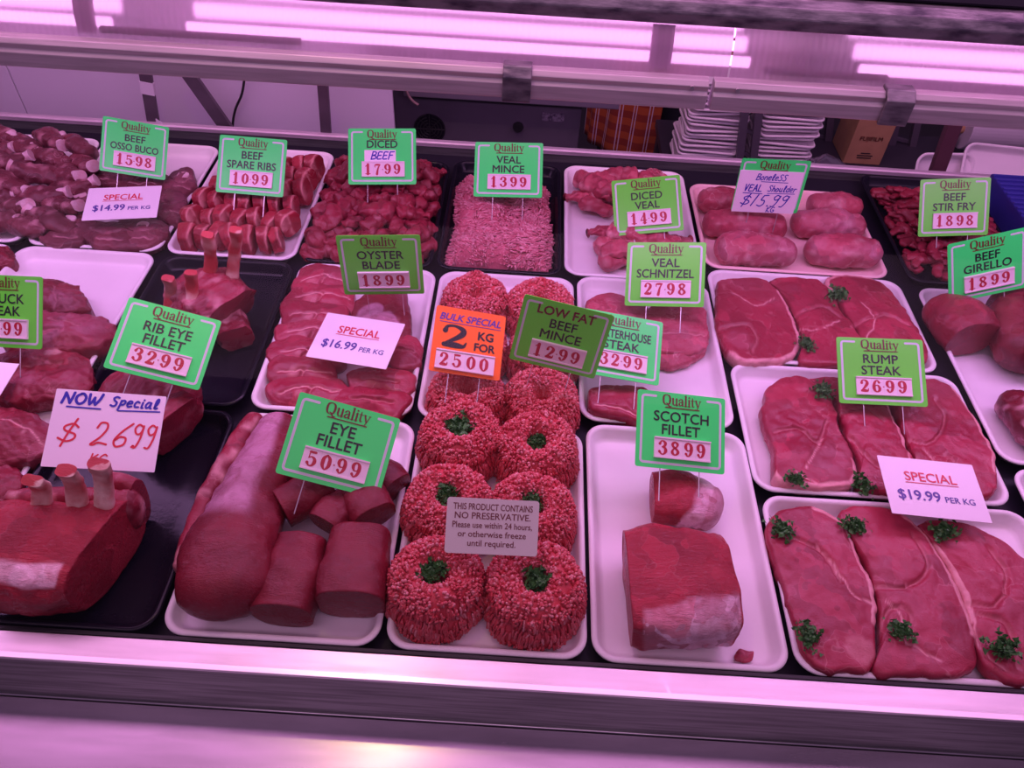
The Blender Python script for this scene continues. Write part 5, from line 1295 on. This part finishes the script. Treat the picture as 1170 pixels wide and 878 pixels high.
# cardboard box
card = simple('cardboard', (.46, .26, .13), .7, noise=.1, nscale=30)
a, b = aty(960, 195, 2.3), aty(1004, 130, 2.3)
cb = empty('cardboard_box', (a[0] + .055, 2.36, -.274)); tag(cb, 'tall brown cardboard box with small red lettering', 'box')
soften(Geo().box(a[0] - .002, a[0] + .118, 2.30, 2.44, -.274, b[2]).put('carton', card, cb), .002)
Geo().box(a[0] - .002, a[0] + .118, 2.365, 2.375, b[2] - .0, b[2] + .0012).put('packing_tape', simple('packing_tape', (.5, .34, .2), .3), cb)
G = Geo(); add_text(G, 'FUJIFILM', 0, 0, .020, .012)
V = np.concatenate(G.V); mid = (a[2] + b[2]) / 2
put('box_lettering', np.c_[V[:, 0] + a[0] + .058, np.full(len(V), 2.2985), V[:, 1] + mid + .01], G.F, red_ink, cb, None, False)
g = Geo()
for j, wd in enumerate((.03, .05, .045)): g.box(a[0] + .058 - wd / 2, a[0] + .058 + wd / 2, 2.2980, 2.2995, mid - .035 - j * .008, mid - .0325 - j * .008)
g.put('box_print', black_ink, cb)
# white paper roll
p = aty(1108, 158, 2.3); wr = empty('paper_roll', (p[0] + .3, 2.36, p[2] - .06)); tag(wr, 'big white wrapping paper roll lying sideways at the right edge', 'paper roll')
paper = simple('white_paper', (.52, .48, .54), .5)
g = Geo().tube([(p[0], 2.36, p[2]), (p[0] + .55, 2.36, p[2])], .062, 40); soften(g.put('paper', paper, wr, False), .003)
Geo().tube([(p[0] - .03, 2.36, p[2]), (p[0] + .58, 2.36, p[2])], .014, 16).put('core', card, wr)
rh = empty('roll_stand', (p[0] + .27, 2.36, -.275)); tag(rh, 'metal stand holding up the white paper roll', 'stand')
for dx in (-.022, .570): Geo().box(p[0] + dx - .004, p[0] + dx + .004, 2.33, 2.39, -.275, p[2] - .0145).put('side_plate', grey_m, rh)
# loose trays at right
def loose(px, py, Y, w_, d_, label, tilt, rz, mat=foam):
    V, F = tray_geo(w_, d_, .022, .03, .007, .014, .003); p_ = aty(px, py, Y)
    o = mesh_obj('foam_tray', new_mesh('foam_tray', V, F, mat), None, tuple(p_)); o.rotation_euler = (tilt, 0, rz); return tag(o, label, 'tray')
loose(1078, 200, 1.98, .17, .12, 'white foam tray tipped up behind the stir fry sign', 1.1, .1)
loose(1150, 192, 1.98, .24, .12, 'white foam tray with red juice marks behind the girello at right', .9, -.1)
loose(1160, 212, 1.87, .26, .08, 'lower white foam tray lying flat at the right edge behind the case', .2, -.08)
# small clear bag with white reels
cbx = clear('clear_plastic', (.9, .9, .95), diffuse=(.5, .45, .55), dmix=.2, rough=.1)
p = aty(934, 190, 2.0); e = empty('bag_of_labels', (p[0], 2.0, p[2] - .03)); tag(e, 'clear plastic bag with two white label reels left of the cardboard box', 'bag')
for dx in (-.011, .013): Geo().tube([(p[0] + dx, 2.0, p[2] - .03), (p[0] + dx, 2.0, p[2] + .002)], .0095, 18).put('label_reel', paper, e)
V, F, A = loft_arrays([(p[0] - .03, 2.0, p[2] - .012), (p[0] + .02, 2.0, p[2] + .002), (p[0] + .07, 2.0, p[2] - .008)], [(.03, .02), (.035, .028), (.03, .018)], N=24, M=16, amp=.006, freq=40)
put('bag', V, F, cbx, e)
# blue ribbed crate at right
blue = simple('blue_plastic', (.03, .03, .26), .35)
bc = empty('blue_crate', (1.26, 1.62, -.029)); tag(bc, 'dark blue ribbed plastic crate behind the girello sign at the right edge', 'crate')
soften(Geo().box(1.135, 1.40, 1.50, 1.72, -.029, .045).put('crate_body', blue, bc), .003)
for j in range(7): Geo().box(1.133, 1.402, 1.4955, 1.5005, -.022 + j * .0095, -.0185 + j * .0095).put('rib', simple('blue_rib', (.05, .05, .34), .3) if j == 0 else bpy.data.materials['blue_rib'], bc)
for j in range(11): Geo().box(1.135, 1.40, 1.505 + j * .02, 1.511 + j * .02, .0455, .049).put('rib', bpy.data.materials['blue_rib'], bc)

# ------------------------------------------------------------------ person behind the case
def skin_body(name, verts, edges, radii, mat, root_i=0, sub=2):
    me = bpy.data.meshes.new(name); me.from_pydata([tuple(v) for v in verts], edges, []); o = bpy.data.objects.new(name, me); COL.objects.link(o)
    sk = o.modifiers.new('skin', 'SKIN'); sk.use_smooth_shade = True
    for i, r in enumerate(radii):
        me.skin_vertices[0].data[i].radius = r if isinstance(r, tuple) else (r, r); me.skin_vertices[0].data[i].use_root = (i == root_i)
    ss = o.modifiers.new('sub', 'SUBSURF'); ss.levels = sub; ss.render_levels = sub
    bpy.context.view_layer.update(); dg = bpy.context.evaluated_depsgraph_get()
    m2 = bpy.data.meshes.new_from_object(o.evaluated_get(dg)); bpy.data.objects.remove(o); m2.materials.clear(); m2.materials.append(mat)
    V = np.array([v.co[:] for v in m2.vertices]); F = [tuple(q.vertices) for q in m2.polygons]; return V, F
skin_m = simple('skin', (.45, .24, .18), .5); navy = simple('navy_cloth', (.012, .012, .03), .8, bump=.3, bscale=80)
PX, PY = .45, 2.74
pr = empty('person', (PX, PY, -.95)); tag(pr, 'person in dark navy clothes and a striped orange apron, standing behind the case', 'person')
vb = [(0, 0, .95), (0, .0, 1.10), (0, .01, 1.25), (0, .01, 1.40), (0, 0, 1.48), (0, -.01, 1.53), (0, -.015, 1.60), (0, -.01, 1.70),
      (-.17, .01, 1.40), (-.25, .0, 1.15), (-.20, -.18, .98), (-.18, -.24, .96), (.17, .01, 1.40), (.25, .0, 1.15), (.20, -.18, .98), (.18, -.24, .96),
      (-.10, 0, .88), (-.11, -.01, .48), (-.11, .02, .08), (-.11, -.13, .03), (.10, 0, .88), (.11, -.01, .48), (.11, .02, .08), (.11, -.13, .03)]
eb = [(0, 1), (1, 2), (2, 3), (3, 4), (4, 5), (5, 6), (6, 7), (3, 8), (8, 9), (9, 10), (10, 11), (3, 12), (12, 13), (13, 14), (14, 15), (0, 16), (16, 17), (17, 18), (18, 19), (0, 20), (20, 21), (21, 22), (22, 23)]
rb = [(.16, .11), (.14, .10), (.15, .11), (.14, .09), .055, .05, (.072, .088), (.06, .07), .055, .042, .03, .028, .055, .042, .03, .028, .085, .058, .04, .035, .085, .058, .04, .035]
V, F = skin_body('body', vb, eb, rb, skin_m); V = V + [PX, PY, -.95]; put('body', V, F, skin_m, pr)
# fingers
for sx in (-1, 1):
    g = Geo()
    for k, (dx, L) in enumerate(((-.024, .062), (-.008, .072), (.008, .068), (.024, .054))):
        b0 = np.array([PX + sx * .18 + dx, PY - .262, .0]); g.tube([b0, b0 + [0, -L * .5, -.004], b0 + [0, -L * .95, -.022]], [.0085, .0078, .006], 8)
    b0 = np.array([PX + sx * .18 - sx * .022, PY - .235, .0]); g.tube([b0, b0 + [-sx * .025, -.025, -.004], b0 + [-sx * .032, -.052, -.01]], [.010, .009, .007], 8)
    g.put('fingers', skin_m, pr, True)
# clothes: shirt and trousers as slightly larger skins
ti = [0, 1, 2, 3, 4, 8, 9, 12, 13]; mp_ = {v: i for i, v in enumerate(ti)}
V, F = skin_body('shirt', [vb[i] for i in ti], [(mp_[a], mp_[b]) for a, b in eb if a in mp_ and b in mp_], [tuple(np.array(rb[i] if isinstance(rb[i], tuple) else (rb[i],) * 2) + .016) for i in ti], navy); put('shirt', V + [PX, PY, -.95], F, navy, pr)
ti = [0, 16, 17, 18, 20, 21, 22]; mp_ = {v: i for i, v in enumerate(ti)}
V, F = skin_body('trousers', [vb[i] for i in ti], [(mp_[a], mp_[b]) for a, b in eb if a in mp_ and b in mp_], [tuple(np.array(rb[i] if isinstance(rb[i], tuple) else (rb[i],) * 2) + .02) for i in ti], navy); put('trousers', V + [PX, PY, -.95], F, navy, pr)
# face and hair
g = Geo()
for sx in (-1, 1):
    g.tube([(PX + sx * .027, PY - .098, .668), (PX + sx * .027, PY - .104, .668)], .008, 10)
g.put('eyes', black_ink, pr, True)
Geo().tube([(PX, PY - .085, .665), (PX, PY - .118, .640), (PX, PY - .10, .632)], [.007, .012, .008], 10).put('nose', skin_m, pr, True)
Geo().tube([(PX - .022, PY - .098, .605), (PX, PY - .104, .602), (PX + .022, PY - .098, .605)], .0045, 8).put('mouth', red_ink, pr, True)
for sx in (-1, 1): Geo().tube([(PX + sx * .078, PY - .01, .67), (PX + sx * .088, PY - .005, .645), (PX + sx * .078, PY - .01, .625)], [.008, .012, .007], 8).put('ear', skin_m, pr, True)
th_, ph_ = np.meshgrid(np.linspace(0, 2 * PI, 32, endpoint=False), np.linspace(0, PI * .55, 14)); hv = np.c_[(.088 * np.sin(ph_) * np.cos(th_)).ravel(), (.10 * np.sin(ph_) * np.sin(th_)).ravel() + .015, (.10 * np.cos(ph_)).ravel()] + [PX, PY, .695]
hf = [(j * 32 + i, j * 32 + (i + 1) % 32, (j + 1) * 32 + (i + 1) % 32, (j + 1) * 32 + i) for j in range(13) for i in range(32)]
put('hair', hv, hf, simple('hair', (.02, .012, .01), .6), pr)
# striped apron: front sheet with folds that wraps the left hip
ap, t, b_, o_ = nt('apron_cloth'); N_, L_ = t.nodes, t.links
tc = N_.new('ShaderNodeTexCoord'); sp_ = N_.new('ShaderNodeSeparateXYZ'); L_.new(tc.outputs['UV'], sp_.inputs[0])
def wave(period, width, src):
    m1_ = N_.new('ShaderNodeMath'); m1_.operation = 'MODULO'; m1_.inputs[1].default_value = period; L_.new(src, m1_.inputs[0])
    m2_ = N_.new('ShaderNodeMath'); m2_.operation = 'LESS_THAN'; m2_.inputs[1].default_value = width; L_.new(m1_.outputs[0], m2_.inputs[0]); return m2_.outputs[0]
add_ = N_.new('ShaderNodeMath'); add_.operation = 'ADD'; add_.inputs[1].default_value = .012; L_.new(sp_.outputs[0], add_.inputs[0])
w1 = wave(.15, .010, sp_.outputs[0]); w2 = wave(.15, .010, add_.outputs[0])
add2 = N_.new('ShaderNodeMath'); add2.operation = 'ADD'; add2.inputs[1].default_value = .03; L_.new(sp_.outputs[0], add2.inputs[0]); w2 = wave(.15, .010, add2.outputs[0])
mxm = N_.new('ShaderNodeMath'); mxm.operation = 'MAXIMUM'; L_.new(w1, mxm.inputs[0]); L_.new(w2, mxm.inputs[1])
w3 = wave(.07, .035, sp_.outputs[1])
c1 = N_.new('ShaderNodeMix'); c1.data_type = 'RGBA'; c1.inputs['A'].default_value = (.42, .075, .016, 1); c1.inputs['B'].default_value = (.26, .030, .012, 1); L_.new(w3, c1.inputs['Factor'])
c2_ = N_.new('ShaderNodeMix'); c2_.data_type = 'RGBA'; c2_.inputs['B'].default_value = (.65, .5, .6, 1); L_.new(c1.outputs['Result'], c2_.inputs['A']); L_.new(mxm.outputs[0], c2_.inputs['Factor'])
L_.new(c2_.outputs['Result'], b_.inputs['Base Color']); b_.inputs['Roughness'].default_value = .85
def cloth(name, pts_fn, nu, nv, mat):
    V = [pts_fn(i / (nu - 1), j / (nv - 1)) for j in range(nv) for i in range(nu)]
    F = [(j * nu + i, j * nu + i + 1, (j + 1) * nu + i + 1, (j + 1) * nu + i) for j in range(nv - 1) for i in range(nu - 1)]
    o = put(name, V, F, mat, pr); me = o.data; uv = me.uv_layers.new(name='UVMap')
    for lp in me.loops: k = lp.vertex_index; uv.data[lp.index].uv = ((k % nu) / (nu - 1), (k // nu) / (nv - 1))
    sd = o.modifiers.new('thick', 'SOLIDIFY'); sd.thickness = .003; return o
def apr(u, v):
    a = math.radians(-175 + 88 * u) ; z = .30 - .75 * v; rx = .215 + .02 * v; ry = .165 + .03 * v
    wv_ = .006 * math.sin(u * 22 + v * 3) * (.3 + v)
    return (PX + (rx + wv_) * math.cos(a), PY + (ry + wv_) * math.sin(a), z)
cloth('apron', apr, 60, 30, ap)
def stp(u, v):
    a = math.radians(-20 + 200 * u); return (PX + .20 * math.cos(a), PY + .150 * math.sin(a), .03 + .03 * u - .022 * v)
cloth('apron_tie', stp, 30, 4, ap)

# ================================================================== LIGHT
def area(name, loc, rot, sx, sy, power, col):
    l = bpy.data.lights.new(name, 'AREA'); l.shape = 'RECTANGLE'; l.size = sx; l.size_y = sy; l.energy = power; l.color = col
    o = bpy.data.objects.new(name, l); COL.objects.link(o); o.location = loc; o.rotation_euler = rot; return o
PINK = (1., .41, .86); VIO = (.86, .41, 1.)
area('canopy_light', (-.05, 1.10, .555), (math.radians(-6), 0, 0), 3.2, .16, 10., VIO)
area('overhead_fill', (0, 1.2, 2.0), (0, 0, 0), 5.0, .8, 37., PINK)  # unseen pink source added overhead to brighten the front ledge and shelf
area('front_fill', (0, -.5, 2.0), (math.radians(25), 0, 0), 4.0, 1.0, 15., (1., .54, .90))  # added soft fill from behind the camera, lifts the sign faces
area('warm_downlight', (-.43, .92, 1.9), (0, 0, 0), .045, .045, 2.6, (1., .78, .30))
w = bpy.data.worlds.new('world'); sc.world = w; w.use_nodes = True
w.node_tree.nodes['Background'].inputs[0].default_value = (.78, .46, .95, 1); w.node_tree.nodes['Background'].inputs[1].default_value = .15

sc.view_settings.view_transform = 'Standard'; sc.view_settings.look = 'None'; sc.view_settings.gamma = 1; sc.view_settings.exposure = 0.
sc.view_settings.use_curve_mapping = False
sc.cycles.use_denoising = True
sc.cycles.max_bounces = 8; sc.cycles.transparent_max_bounces = 16; sc.cycles.sample_clamp_indirect = 4.
sc.cycles.caustics_reflective = False; sc.cycles.caustics_refractive = False
